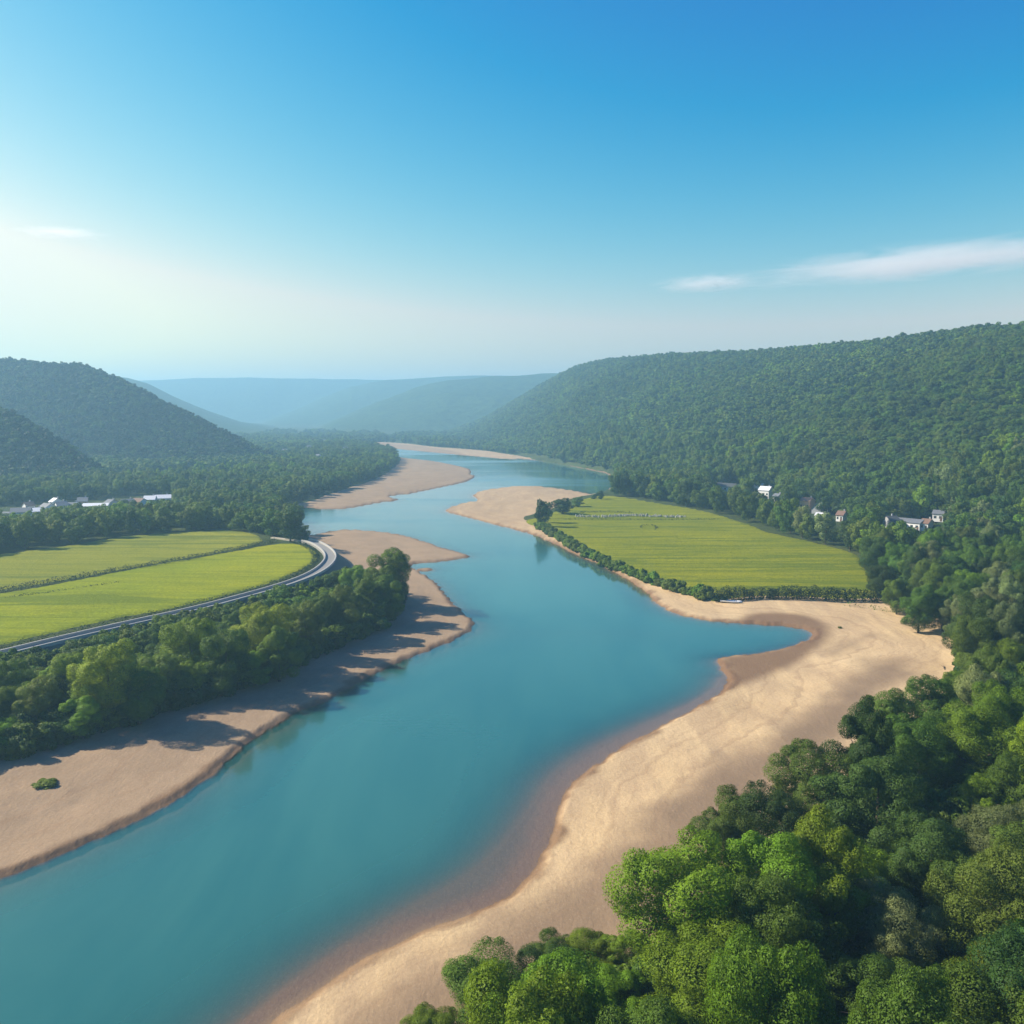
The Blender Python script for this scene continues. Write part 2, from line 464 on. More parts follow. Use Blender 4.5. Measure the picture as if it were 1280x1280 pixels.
def hill_height(X, Y):
    """returns (height, height fraction up its slope) of the hills at X,Y"""
    s = X / np.maximum(Y, 1.0)
    tot = np.zeros_like(X); front = np.zeros_like(X); which = np.full(X.shape, -1)
    for i, h in enumerate(HILLS.values()):
        H, CD, FD = h['H'](s), h['CD'](s), h['FD'](s)
        t = (Y - FD) / (CD - FD)
        tc = np.clip(t, 0, 1)
        up = 1 - (1 - tc) ** h['pw']
        up = up * (1 - .35 * (1 - tc) ** 3)
        back = np.exp(-np.maximum(t - 1, 0) ** 2 * .6)
        edge = smooth(h['s0'] - .02, h['s0'] + .0005, s) * (1 - smooth(h['s1'] - .0005, h['s1'] + .03, s))
        hh = np.where(t > 0, H * up * back, 0) * edge
        bump_ = fbm(X / 130., Y / 130., 4) * np.minimum(hh, 60) * .26 * np.clip(1.3 - tc, 0, 1)
        hh = np.maximum(hh + bump_, 0)
        m = hh > tot
        tot = np.where(m, hh, tot); front = np.where(m, t, front); which = np.where(m & (hh > 1.5), i, which)
    return tot, front, which

def survey(X, Y, full=False):
    P = np.stack([X, Y], 1)
    sw = np.maximum(sdf(P, WATER), -sdf(P, ISLAND))
    sw = sw + fbm(X / 2.6, Y / 2.6, 3) * np.clip(Y / 180, .35, 1.6)
    ss = sdf(P, SAND)
    ss = ss + fbm(X / 5., Y / 5., 3) * np.clip(Y / 120, .6, 3) * .9
    st = sdf(P, TERR)
    hh, front, which = hill_height(X, Y)
    sh = sdf(P, SHELF)
    # sand and river bed
    land = .55 * smooth(0, 1.6, sw) + .9 * smooth(0, 28, sw) + .5 * smooth(20, 60, sw)
    land = land + (fbm(X / 16., Y / 16., 4) * .55 + fbm(X / 55., Y / 55., 3) * .9) * smooth(1, 14, sw)
    d = np.maximum(-sw, 0)
    depth = np.minimum(3.5, .5 * smooth(0, .8, d) + .22 * d)
    dsh = .016 * d + .26 * smooth(0, 5, d) + np.maximum(sh, 0) * .16
    near = smooth(30, 4, sh)
    depth = depth * (1 - near) + np.minimum(depth, dsh) * near
    zs = np.where(sw > 0, land, -depth)
    # banks, terrace, hills
    zl = 1.9 + fbm(X / 40., Y / 40., 3) * .5 + (ZL - 1.9) * smooth(9, 0, st) + hh
    t = smooth(-5, 5, ss)
    z = zs * (1 - t) + zl * t
    return dict(sw=sw, ss=ss, st=st, hh=hh, front=front, which=which, depth=depth, z=z, P=P)

def land_z(x, y):
    r = survey(np.array([float(x)]), np.array([float(y)]))
    return float(r['z'][0])

# ------------------------------------------------------------------ sheets
def rows():
    Y = 14.0; out = []
    while Y < 6000:
        out.append(Y)
        Y += min(max(1.9 * Y * Y / 66480, .35), 11 if Y < 2700 else Y * .014)
    return np.array(out)
RY = rows()
CS = np.concatenate([np.linspace(-3.2, -.74, 60)[:-1], np.arange(-.74, .74, .0019), np.linspace(.74, 3.2, 60)])
GY, GS = np.meshgrid(RY, CS, indexing='ij')
NR, NC = GY.shape
GX = GS * GY
fx, fy = GX.ravel(), GY.ravel()
SV = survey(fx, fy)
idx = np.arange(NR * NC).reshape(NR, NC)
QUADS = np.stack([idx[:-1, :-1], idx[:-1, 1:], idx[1:, 1:], idx[1:, :-1]], -1).reshape(-1, 4)

def sheet(name, mask, z, mat, attrs=None, kind='structure'):
    q = QUADS[mask[QUADS].any(1)]
    used = np.unique(q)
    remap = np.full(NR * NC, -1); remap[used] = np.arange(len(used))
    V = np.stack([fx[used], fy[used], z[used]], 1)
    me = np_mesh(name, V, remap[q], [mat], True, {k: v[used] for k, v in (attrs or {}).items()})
    o = link(name, me)
    tag(o, kind=kind)
    return o

z, ss, sw = SV['z'], SV['ss'], SV['sw']
sA, sB, sR = sdf(SV['P'], FIELD_A), sdf(SV['P'], FIELD_B), sdf(SV['P'], FIELD_R)
sF = np.minimum(np.minimum(sA, sB), sR)
zland = z + np.clip(ss * .2, -.6, 0)
sheet('ground', (ss > -6), zland, m_ground(), {'hill': smooth(1, 12, SV['hh'])})
zsand = z + np.clip(-ss * .2, -.9, 0)
wet_shade = np.clip(smooth(2.6, .5, sw + fbm(fx / 6, fy / 6, 3) * 1.8) * .92 + smooth(2.0, -3, sdf(SV['P'], WETP)) * .9, 0, 1)  # damp sand; along the left bank its rim also paints the scarp shadow
wet_shade = np.where(fx < -5, wet_shade * .85, wet_shade)
grav_shade = np.clip(smooth(4, -6, sdf(SV['P'], GRAV1) + fbm(fx / 9, fy / 9, 3) * 4) + .6 * smooth(3, -5, sdf(SV['P'], GRAV2)), 0, 1) * .85  # gravel zones, strengthened to paint the broad relief shadows too
# which bank is it: left bars have half-light painted into their sand, upper ones partly
riv = chaikin(gpoly([(-600, 1180), (100, 1130), (420, 980), (650, 830), (700, 760), (640, 700), (560, 640), (600, 610), (640, 585), (560, 562), (455, 553), (300, 553), (100, 640), (-800, 800), (-2500, 1400)]), 1)
left = smooth(6, -6, sdf(SV['P'], riv))
upper = smooth(290, 420, fy) * .45
sheet('sandbank', (ss < 5), zsand, m_sand(), {'wet_shade': wet_shade, 'gravel': grav_shade, 'leftside': np.clip(np.maximum(left, upper), 0, 1), 'bed': smooth(0, -1.5, sw), 'shore': np.clip(sw, -5, 90)})
opac = 1 - np.exp(-.85 * np.maximum(SV['depth'] - .13, 0))
sheet('river', (sw < 3), np.zeros_like(z), m_water(), {'opacity': opac})

def field(name, sd, mat):
    edge = sd + fbm(fx / 4., fy / 4., 2) * 1.2
    zz = z + np.clip(-edge * .25, -.5, .35) + fbm(fx / 1.7, fy / 1.7, 2) * .08
    return sheet(name, sd < 2.5, zz, mat)
dirL = math.atan2(*(gpoly([(344, 679)], ZL)[0] - gpoly([(0, 742)], ZL)[0])[::-1])
MF_L = m_field('crop_left', (.32, .315, .012), (.22, .27, .014), (.14, .18, .014), -dirL, .3)
MF_B = m_field('crop_back', (.27, .27, .028), (.23, .24, .026), (.14, .17, .024), -dirL, .3)
MF_R = m_field('crop_right', (.26, .26, .010), (.19, .21, .012), (.09, .13, .012), math.radians(-6), .22, .6, 1.6)
field('field', sA, MF_L)
field('field', sB, MF_B)
field('field', sR, MF_R)

# ------------------------------------------------------------------ road on its embankment, with two pale parapets
def offset_line(P, d):
    T = np.gradient(P, axis=0)
    T /= np.linalg.norm(T, axis=1)[:, None]
    return P + np.stack([T[:, 1], -T[:, 0]], 1) * d      # positive = right of travel

def ribbon(P, profile):
    """sweep (offset, z) profile along the line; returns V, F"""
    V = []; k = len(profile)
    for off, zz in profile:
        Q = offset_line(P, off)
        V.append(np.column_stack([Q, np.full(len(Q), 0.0) + zz]))
    V = np.stack(V, 1)
    n = len(P)
    V = V.reshape(-1, 3)
    F = []
    for i in range(n - 1):
        for j in range(k - 1):
            F.append((i * k + j, i * k + j + 1, (i + 1) * k + j + 1, (i + 1) * k + j))
    return V, np.array(F)
RZ = ZL + .55
M_ROAD = m_plain('road_concrete', (.19, .185, .175), .85, var=.2)
M_PARA = m_plain('parapet_paint', (.34, .33, .31), .7, var=.1)
M_BANK = m_plain('bank_earth', (.07, .075, .05), .95, var=.5)
n_main = int(len(ROAD) * .86)
RM = ROAD[:n_main]
V, F = ribbon(RM, [(-2.5, RZ - 1.5), (-2.3, RZ), (2.3, RZ), (2.5, RZ - 1.5)])
o = link('road', np_mesh('road', V, F, [M_ROAD], False)); tag(o, kind='structure')
V, F = ribbon(ROAD[n_main - 1:], [(-.9, ZL - 1), (-.8, ZL + .35), (.8, ZL + .35), (.9, ZL - 1)])
o = link('path', np_mesh('path', V, F, [m_plain('path_gravel', (.36, .32, .25), .9)], False)); tag(o, kind='structure')
def parapet(off, label):
    V, F = ribbon(RM, [(off - .22, RZ - .6), (off - .2, RZ + .7), (off + .2, RZ + .7), (off + .22, RZ - .6)])
    o = link('parapet_wall', np_mesh('parapet_wall', V, F, [M_PARA], False))
    tag(o, label, 'wall', 'pale parapets of the curved road')
parapet(-1.95, 'pale low parapet on the field side of the curved grey road')
parapet(1.95, 'pale low parapet on the river side of the curved grey road')
V, F = ribbon(RM, [(2.45, RZ - .1), (4.0, RZ - 1.2), (7.5, RZ - 4.2)])
o = link('embankment', np_mesh('embankment', V, F, [M_BANK], True)); tag(o, kind='structure')

# ------------------------------------------------------------------ trees
def leaf_cloud(rng, lobes, cen, rad, n, leaf, asp=.55, droop=.0):
    """n leaf-sized faces on the shells of the lobes"""
    C = np.array([l[:3] for l in lobes]); R = np.array([l[3] for l in lobes])
    pr = R ** 2 / (R ** 2).sum()
    k = int(n * 1.9)
    li = rng.choice(len(R), k, p=pr)
    d = rng.normal(size=(k, 3)); d /= np.linalg.norm(d, axis=1)[:, None]
    rr = R[li] * (.70 + .42 * rng.random(k) ** .7)
    p = C[li] + d * rr[:, None] * np.array([1, 1, .85])
    inside = np.zeros(k, bool)
    for c, r in zip(C, R):
        q = np.linalg.norm((p - c) / np.array([1, 1, .85]), axis=1)
        inside |= (q < r * .68)
    keep = (~inside) | (rng.random(k) < .10)
    p, d = p[keep][:n], d[keep][:n]
    k = len(p)
    cd = (p - cen) / rad; cd /= np.maximum(np.linalg.norm(cd, axis=1), 1e-6)[:, None]
    nrm = d * .72 + cd * .28
    fn = nrm + rng.normal(size=(k, 3)) * .36
    fn /= np.linalg.norm(fn, axis=1)[:, None]
    sn = nrm + rng.normal(size=(k, 3)) * .28
    sn /= np.linalg.norm(sn, axis=1)[:, None]
    a = rng.normal(size=(k, 3)); a[:, 2] -= droop * 2
    t = a - (a * fn).sum(1)[:, None] * fn; t /= np.maximum(np.linalg.norm(t, axis=1), 1e-6)[:, None]
    b = np.cross(fn, t)
    L = leaf * (.6 + .8 * rng.random(k))[:, None]
    Wd = L * asp
    v0, v2 = p - t * L * .5, p + t * L * .5
    v1, v3 = p + b * Wd * .5 + t * L * .08 - fn * L * .08, p - b * Wd * .5 + t * L * .08 - fn * L * .08
    V = np.stack([v0, v3, v2, v1], 1).reshape(-1, 3)
    F = np.arange(4 * k).reshape(k, 4)
    NN = np.repeat(sn, 4, 0)
    return V, F, NN

def crown_lobes(rng, H, W, th, nl, style):
    zc = th + (H - th) * .5
    rad = np.array([W / 2, W / 2, (H - th) / 2])
    cen = np.array([0, 0, zc])
    lobes = [(0, 0, zc, W * .27), (0, 0, zc - rad[2] * .45, W * .25), (0, 0, th + W * .16, W * .2)]
    sx, sy = rng.normal(size=2) * .07 * W
    for i in range(nl):
        u = (i + .5) / nl
        zt = 1 - 1.75 * u
        ph = i * 2.39996 + rng.random() * .8
        rxy = math.sqrt(max(0, 1 - zt * zt))
        if style == 'tall': f = .62
        else: f = .60 + .16 * rng.random()
        r = W * (.135 + .105 * rng.random())
        q = cen + np.array([rxy * math.cos(ph), rxy * math.sin(ph), zt]) * (rad - r * .6) * f * 1.3
        q += rng.normal(size=3) * W * .07
        q[0] += sx * zt; q[1] += sy * zt
        lobes.append((*q, r))
    big = list(lobes[3:])
    for i in range(int(nl * 2.4) if style != 'plain' else 0):
        b = big[int(rng.integers(len(big)))]
        d = rng.normal(size=3); d[2] = abs(d[2]) * .8 + .1
        c0 = np.array(b[:3]); o = c0 - cen
        d = d / np.linalg.norm(d) * .7 + o / max(np.linalg.norm(o), .01) * .6
        d /= np.linalg.norm(d)
        r = b[3] * (.22 + .33 * rng.random())
        lobes.append((*(c0 + d * b[3] * .92), r))
    return lobes, cen, rad

MESHC = {}
def crown(kind, seed):
    key = (kind, seed)
    if key in MESHC: return MESHC[key]
    rng = np.random.default_rng(1000 + seed * 17 + hash(kind) % 1 + len(kind))
    # unit trees: 14 m tall, 11 m wide
    H, W, th = 14.0, 11.0, .9
    nleaf, leaf, nl, style, asp, droop = {'near': (72000, .20, 18, 'round', .55, 0), 'mid': (6500, .58, 14, 'round', .6, 0), 'far': (820, 1.5, 9, 'plain', .75, 0),
        'willow': (66000, .26, 18, 'round', .3, .8), 'shrub': (5000, .36, 12, 'round', .55, 0)}[kind]
    if kind == 'shrub': H, W, th = 3.0, 4.0, -.5
    W *= 1 + (rng.random() - .5) * .2
    lobes, cen, rad = crown_lobes(rng, H, W, th, nl, style)
    V, F, NN = leaf_cloud(rng, lobes, cen, rad, nleaf, leaf, asp, droop)
    me = np_mesh('crown', V, F, [LEAF['mid green']], True, normals=NN)
    MESHC[key] = me
    return me

def tube(pts, rs, n=7):
    V = []; F = []
    for i, (p, r) in enumerate(zip(pts, rs)):
        p = Vector(p)
        d = (Vector(pts[min(i + 1, len(pts) - 1)]) - Vector(pts[max(i - 1, 0)])).normalized()
        q = d.to_track_quat('Z', 'Y')
        for k in range(n):
            a = 2 * math.pi * k / n
            V.append(tuple(p + q @ Vector((math.cos(a) * r, math.sin(a) * r, 0))))
    for i in range(len(pts) - 1):
        for k in range(n):
            F.append((i * n + k, i * n + (k + 1) % n, (i + 1) * n + (k + 1) % n, (i + 1) * n + k))
    return V, F

def trunk_mesh(seed):
    rng = random.Random(seed)
    V, F = tube([(0, 0, -.6), (.05, 0, .3), (.1, .05, 2.5), (.0, .1, 5), (.1, 0, 8), (0, 0, 10.5)], [.5, .38, .3, .24, .15, .06])
    for i in range(6):
        a = i * 1.1 + rng.random(); z0 = 2.6 + i * .9; l = 3.2 + rng.random() * 1.4
        v, f = tube([(0, 0, z0), (math.cos(a) * l * .5, math.sin(a) * l * .5, z0 + 1.1), (math.cos(a) * l, math.sin(a) * l, z0 + 2.6)], [.16, .11, .04], 5)
        F += [tuple(x + len(V) for x in q) for q in f]; V += v
    return np_mesh('trunk', V, F, [BARK], True)
TRUNKS = [trunk_mesh(i) for i in range(3)]

def set_mat(o, m):
    o.material_slots[0].link = 'OBJECT'
    o.material_slots[0].material = m

TREES = []     # dict(x,y,z,h,w,col,zone,label,kind)
def add_tree(x, y, h, w, col, zone, label=None, form=None, always=False):
    TREES.append(dict(x=x, y=y, h=h, w=w, col=col, zone=zone, label=label, form=form, always=always))

def place_px(cx, cy, wpx, ratio=1.2, zbase=1.9):
    """tree whose crown shows at pixel cx,cy with width wpx: solve for its distance and size"""
    D = 100.0
    for _ in range(30):
        W = wpx * D / F_PX
        H = W * ratio
        zc = zbase + H * .60
        # depth along view
        x, y = gp(cx, cy, zc)
        D = y * CP - (zc - CAM_H) * SP
    return x, y, H, W

BG, MG, DG, OG, GG, YG = 'bright green', 'mid green', 'dark green', 'olive green', 'grey green', 'yellow green'
FORE = [  # cx, cy, width px, colour, ratio, label
 (616, 1232, 120, MG, .75, 'broad low leafy tree at the sand edge, bottom end of the right-hand wood'),
 (545, 1275, 75, BG, .7, 'small bush-like tree cut by the bottom edge, nearest the river'),
 (690, 1215, 90, DG, .8, 'dark low tree between the broad bottom tree and the yellowish scrub'),
 (735, 1180, 80, YG, .6, 'yellowish scrubby tree on the sand edge beside the tallest bright tree'),
 (790, 1185, 66, YG, .8, 'yellow green low tree at the left foot of the tallest bright tree'),
 (695, 1178, 62, MG, .7, 'low mid green tree nearest the grey gravel, left of the yellowish scrub'),
 (765, 1245, 95, BG, .8, 'bright round bush-like tree below the yellowish scrub'),
 (862, 1112, 165, BG, 1.1, 'tallest bright green tree standing out over the sand in front'),
 (890, 1240, 165, BG, .9, 'big bright green tree at the bottom edge below the tallest tree'),
 (908, 1024, 84, OG, 1.1, 'olive tree behind the top left shoulder of the tallest bright tree'),
 (969, 1029, 95, DG, 1.1, 'dark spreading tree at the sand edge behind the tallest bright tree'),
 (1003, 1100, 92, OG, 1.0, 'olive tree in the gap right of the tallest bright tree'),
 (1068, 1096, 88, BG, 1.2, 'light green rounded tree above the dark hollow'),
 (1164, 1072, 112, DG, 1.1, 'dark green tree right of the light rounded tree above the hollow'),
 (1012, 974, 96, OG, 1.0, 'olive tree bulging onto the sand where the bank bends'),
 (1097, 1000, 130, DG, 1.0, 'large dark crown behind the bulging olive tree'),
 (1110, 905, 92, OG, 1.1, 'olive tree at the sand edge above the large dark crown'),
 (1150, 940, 88, MG, 1.1, 'mid green tree tucked behind the olive tree at the sand edge'),
 (1228, 925, 112, BG, 1.1, 'large bright green tree near the right edge, sunlit on top'),
 (1231, 1000, 66, BG, 1.1, 'small bright round tree under the large sunlit one near the right edge'),
 (1275, 985, 84, MG, 1.2, 'mid green tree cut by the right edge beside the small bright round one'),
 (1130, 1166, 108, GG, 1.1, 'grey green willowy tree right of the dark hollow'),
 (1256, 1050, 100, GG, 1.1, 'grey green tree at the right edge above the willowy one'),
 (1225, 1110, 108, OG, 1.1, 'olive tree between the two grey green trees at the right edge'),
 (1245, 1228, 105, YG, 1.0, 'yellow green tree in the bottom right corner'),
 (1085, 1246, 125, MG, .9, 'mid green tree at the bottom edge below the dark hollow'),
 (1165, 1250, 110, OG, .95, 'olive tree at the bottom edge left of the yellow green corner tree'),
 (985, 1270, 100, MG, .8, 'low mid green tree at the bottom edge left of the dark hollow'),
 (1164, 880, 74, MG, 1.1, 'mid green tree behind the sand edge, above the olive edge tree'),
 (1199, 858, 52, BG, 1.1, 'small bright tree at the upper bend of the sand edge'),
 (1250, 872, 88, DG, 1.1, 'dark tree behind the large sunlit tree near the right edge'),
 (1232, 842, 64, OG, 1.0, 'olive tree above the dark tree near the right edge'),
 (1236, 768, 64, GG, 1.25, 'pale grey green tree, tallest at the far bend of the sand'),
 (1201, 764, 42, GG, 1.3, 'slim grey green tree left of the pale tallest one at the far bend'),
 (1221, 803, 58, MG, 1.2, 'mid green tree at the foot of the pale grey one'),
 (1180, 754, 40, MG, 1.35, 'mid green tree at the far bend of the sand, second from the field corner'),
 (1150, 752, 46, MG, 1.3, 'mid green tree standing nearest the field corner by the sand'),
 (1122, 738, 36, MG, 1.3, 'mid green tree at the near right corner of the field'),
 (1103, 722, 34, DG, 1.3, 'dark tree touching the right edge of the field near its corner'),
 (1264, 795, 56, MG, 1.2, 'mid green tree at the right edge beside the pale grey one'),
 (1268, 826, 60, BG, 1.2, 'bright tree at the right edge above the dark tree'),
]
FF = {15: None}
for i, (cx, cy, wp, c, ra, lab) in enumerate(FORE):
    x, y, H, W = place_px(cx, cy, wp, ra)
    add_tree(x, y, H, W, c, 'fore', lab, 'willow' if c == GG else 'near', True)

ROWL = [
 (10, 852, 60, MG, 'first tree of the left bank row, at the left edge of the view'),
 (48, 872, 52, OG, 'olive tree low in the left bank row, second from the left edge'),
 (88, 848, 52, YG, 'yellow green tree of the left bank row, third from the left edge'),
 (135, 842, 76, YG, 'widest yellow green tree of the left bank row'),
 (172, 858, 56, MG, 'mid green tree right of the widest yellow green one in the left bank row'),
 (205, 838, 48, OG, 'olive tree before the tall yellow one in the left bank row'),
 (237, 808, 62, YG, 'tall yellow green tree in the middle of the left bank row'),
 (282, 818, 58, MG, 'mid green tree right of the tall yellow one in the left bank row'),
 (325, 784, 64, YG, 'second tall yellow green tree of the left bank row'),
 (348, 808, 50, MG, 'mid green tree at the sand below the second tall yellow one'),
 (382, 778, 50, OG, 'olive tree in the right half of the left bank row'),
 (402, 764, 44, MG, 'mid green tree right of the olive one in the left bank row'),
 (430, 758, 46, OG, 'olive tree third from the river end of the left bank row'),
 (462, 745, 44, MG, 'mid green tree second from the river end of the left bank row'),
 (482, 740, 44, MG, 'lower round tree beneath the big round one at the river end'),
 (487, 712, 54, MG, 'big round tree at the river end of the left bank row'),
 (446, 722, 34, BG, 'small bright tree behind the river end of the left bank row'),
]
for cx, cy, wp, c, lab in ROWL:
    x, y, H, W = place_px(cx, cy, wp * 1.1, 1.25, 1.9)
    add_tree(x, y, H, W, c, 'row', lab, 'near', True)

# random fill of the woods
def poly_px(pts, z=1.9): return gpoly(pts, z)
def scatter(poly, spacing, rng, n_max=100000):
    lo, hi = poly.min(0), poly.max(0)
    xs = np.arange(lo[0], hi[0], spacing); ys = np.arange(lo[1], hi[1], spacing)
    A, B = np.meshgrid(xs, ys)
    P = np.stack([A.ravel(), B.ravel()], 1) + (rng.random((A.size, 2)) - .5) * spacing * .9
    return P[sdf(P, poly) < 0]

def free_of(P, poly, margin):
    return sdf(P, poly) > margin

def fill(poly, spacing, hr, wr, cols, zone, seed, form=None, avoid=(), frame=170, gap=.30):
    rng = np.random.default_rng(seed)
    P = scatter(poly, spacing, rng)
    for q, m in avoid:
        P = P[free_of(P, q, m)]
    if not len(P): return
    px, py, d = to_px(np.column_stack([P, np.full(len(P), 10.0)]))
    P = P[(px > -frame) & (px < 1280 + frame)]
    T = np.array([(t['x'], t['y'], t['w']) for t in TREES if t['always']])
    for x, y in P:
        w_ = wr[0] + (wr[1] - wr[0]) * rng.random()
        if len(T) and (np.hypot(T[:, 0] - x, T[:, 1] - y) < gap * (T[:, 2] + w_)).any(): continue
        h_ = (hr[0] + (hr[1] - hr[0]) * rng.random())
        add_tree(x, y, h_, w_, cols[int(rng.integers(len(cols)))], zone, None, form)

BLD_R = gpoly([(885, 622), (930, 622), (975, 628), (1042, 652), (1042, 660), (1100, 672), (1195, 672), (1190, 655), (1100, 645), (1040, 632), (960, 612), (890, 606)], 2)
RWOOD = gpoly([(700, 578), (770, 588), (778, 606), (768, 620), (812, 630), (880, 642), (900, 648), (940, 658), (955, 669), (1012, 683), (1060, 695), (1070, 700), (1078, 720), (1092, 736), (1118, 744), (1145, 762), (1172, 774), (1200, 800), (1208, 828),
  (1203, 858), (1175, 902), (1110, 965), (1060, 1020), (985, 1095), (880, 1195), (770, 1255), (640, 1335), (560, 1400), (700, 1560), (1400, 1500), (1750, 1000), (1700, 780), (1500, 700), (1280, 655), (1100, 632), (950, 604), (800, 583), (740, 572)], 1.9)
fill(RWOOD, 8.2, (11, 17), (8.5, 12.5), [MG, MG, DG, DG, OG, MG, BG, GG], 'rwood', 21, avoid=[(SAND, 2.0), (FIELD_R, 1.2)])
LROW = gpoly([(-60, 842), (20, 826), (90, 812), (170, 795), (260, 774), (340, 752), (400, 735), (440, 722), (470, 730), (492, 752), (465, 775), (400, 803), (300, 845), (200, 877), (100, 905), (0, 932), (-60, 950)], 1.9)
LROW_F = gpoly([(-60, 915), (0, 900), (100, 872), (200, 845), (300, 815), (400, 776), (460, 748), (488, 738), (500, 752), (474, 785), (405, 815), (305, 858), (205, 891), (105, 919), (0, 948), (-60, 966)], 1.9)
fill(LROW_F, 4.6, (4.5, 8.5), (6.5, 9.5), [MG, BG, OG, BG, MG], 'lrow', 26, gap=.17)
fill(LROW, 5.2, (4.5, 8), (5, 8), [MG, OG, YG, BG, MG], 'lrow', 22, avoid=[(SAND, 1.5), (TERR, 9.5), (LROW_F, 0)])
LWOOD = gpoly([(-80, 732), (0, 712), (84, 698), (156, 685), (275, 674), (330, 678), (384, 680), (374, 657), (356, 645), (352, 634), (385, 629), (402, 623), (440, 611), (470, 601), (487, 591), (499, 580), (490, 570), (478, 564), (450, 559), (420, 556), (380, 562), (360, 578), (340, 590), (250, 600), (100, 606), (-80, 616)], 1.9)
VILL = gpoly([(-40, 652), (60, 650), (140, 645), (205, 636), (222, 626), (200, 618), (140, 622), (60, 630), (-40, 634)], 1.9)
fill(LWOOD, 8.5, (8.5, 13), (7.5, 10.5), [MG, OG, MG, DG, OG], 'lwood', 23, avoid=[(SAND, 2), (FIELD_B, 1.5), (FIELD_A, 3), (VILL, 0), (ROAD, 4)])
# the round clump at the end of the path and single shrubs by the right field
for cx, cy, wp, c, lab in [(362, 655, 34, DG, 'large dark round tree where the path meets the river inlet'), (340, 652, 28, MG, 'mid green tree just left of the large dark round one at the inlet'),
                           (322, 652, 24, MG, 'third tree from the inlet behind the left field'), (374, 660, 20, DG, 'small dark tree at the inlet edge right of the large round one')]:
    x, y, H, W = place_px(cx, cy, wp, 1.2, ZL - 1)
    add_tree(x, y, H, W, c, 'clump', lab, 'mid', True)
for cx, cy, wp, ra, c, lab in [(676, 637, 16, 2.2, DG, 'slim dark tree alone at the sand tip of the right field'), (684, 636, 12, 2.4, DG, 'thinner partner of the slim dark tree at the sand tip'),
                           (704, 630, 26, .8, DG, 'wide dark bushy tree at the far left corner of the right field'), (722, 626, 16, .8, MG, 'low bushy tree right of the wide dark one at the field corner'),
                           (751, 617, 9, 1.3, DG, 'small dark tree on the far sand bar rim above the right field'), (743, 619, 8, .9, DG, 'tiny dark bush beside the small tree on the far rim')]:
    x, y, H, W = place_px(cx, cy, wp, ra, ZR)
    add_tree(x, y, H, W, c, 'clump', lab, 'mid', True)

FAR_HOUSES = sorted([(356, 566), (386, 561), (398, 573), (432, 563), (404, 553), (486, 546)])
HOUSE_PX = [(a, b, 7) for a, b in FAR_HOUSES] + [(27, 647, 20), (8, 648, 14), (46, 644, 9), (60, 640, 12), (77, 638, 11), (91, 637, 11), (121, 638, 32), (160, 634, 14), (174, 632, 14), (188, 630, 13), (204, 628, 18), (36, 638, 9), (70, 633, 9), (104, 632, 10), (908, 614, 27), (953, 621, 24), (1009, 639, 15), (1026, 646, 16),
            (972, 629, 9), (1052, 651, 10), (1158, 663, 9), (1113, 661, 12), (1136, 661, 33), (1173, 661, 15)]
def hides_house(x, y, z, h, w_):
    """stands in the cleared strip before a house"""
    x, y, z, h, w_ = (np.atleast_1d(np.asarray(a, float)) for a in (x, y, z, h, w_))
    tx, ty, d = to_px(np.stack([x, y, z + h], -1))
    hw = w_ * .42 * F_PX / d
    out = np.zeros(len(x), bool)
    for cx, cy, wp in HOUSE_PX:
        hx, hy = gp(cx, cy, 2.0)
        out |= (np.abs(tx - cx) < wp * .5 + hw) & (y < hy + 8) & (y > hy * .6) & (ty < cy - (4 if cy < 580 else 9 if cx < 400 else 8))
    return out
# visible size, choose the individuals
TX = np.array([t['x'] for t in TREES]); TY = np.array([t['y'] for t in TREES])
TZ = survey(TX, TY)['z']
for t, zz in zip(TREES, TZ): t['z'] = float(zz)
hid = hides_house(TX, TY, TZ, [t['h'] for t in TREES], [t['w'] for t in TREES]) & np.array([not t['always'] for t in TREES])
TREES = [t for t, b in zip(TREES, hid) if not b]
TX, TY, TZ = TX[~hid], TY[~hid], TZ[~hid]
px, py, dd = to_px(np.column_stack([TX, TY, TZ + 7]))
for t, a, b, d in zip(TREES, px, py, dd):
    t['px'], t['py'], t['d'] = a, b, d
    t['size'] = t['h'] * F_PX / d
near_view = [t for t in TREES if -180 < t['px'] < 1460 and t['d'] > 20 and t['py'] - t['size'] * .6 < 1290]
inview = [t for t in near_view if -30 < t['px'] < 1310]
fixed = [t for t in inview if t['always']]
rest = sorted([t for t in inview if not t['always']], key=lambda t: -t['size'])
N_IND = 270
ind = fixed + rest[:max(0, N_IND - len(fixed))]
for t in ind: t['ind'] = True
stuffs = [t for t in near_view if not t.get('ind')]
print('trees total', len(TREES), 'in view', len(inview), 'individual', len(ind), 'stuff', len(stuffs))

ORD = ['first', 'second', 'third', 'fourth', 'fifth', 'sixth', 'seventh', 'eighth', 'ninth', 'tenth', 'eleventh', 'twelfth', 'thirteenth', 'fourteenth', 'fifteenth', 'sixteenth', 'seventeenth', 'eighteenth', 'nineteenth', 'twentieth']
def ordn(i):
    if i < 20: return ORD[i]
    tens = ['', '', 'twenty', 'thirty', 'forty', 'fifty', 'sixty', 'seventy', 'eighty', 'ninety'][(i + 1) // 10]
    r = (i + 1) % 10
    return {'twenty': 'twentieth', 'thirty': 'thirtieth', 'forty': 'fortieth', 'fifty': 'fiftieth', 'sixty': 'sixtieth', 'seventy': 'seventieth', 'eighty': 'eightieth', 'ninety': 'ninetieth'}[tens] if r == 0 else tens + '-' + ORD[r - 1]
WHERE = {'rwood': 'in the wood right of the sand and field', 'lrow': 'inside the left bank row below the road', 'lwood': 'in the wood behind the left fields'}
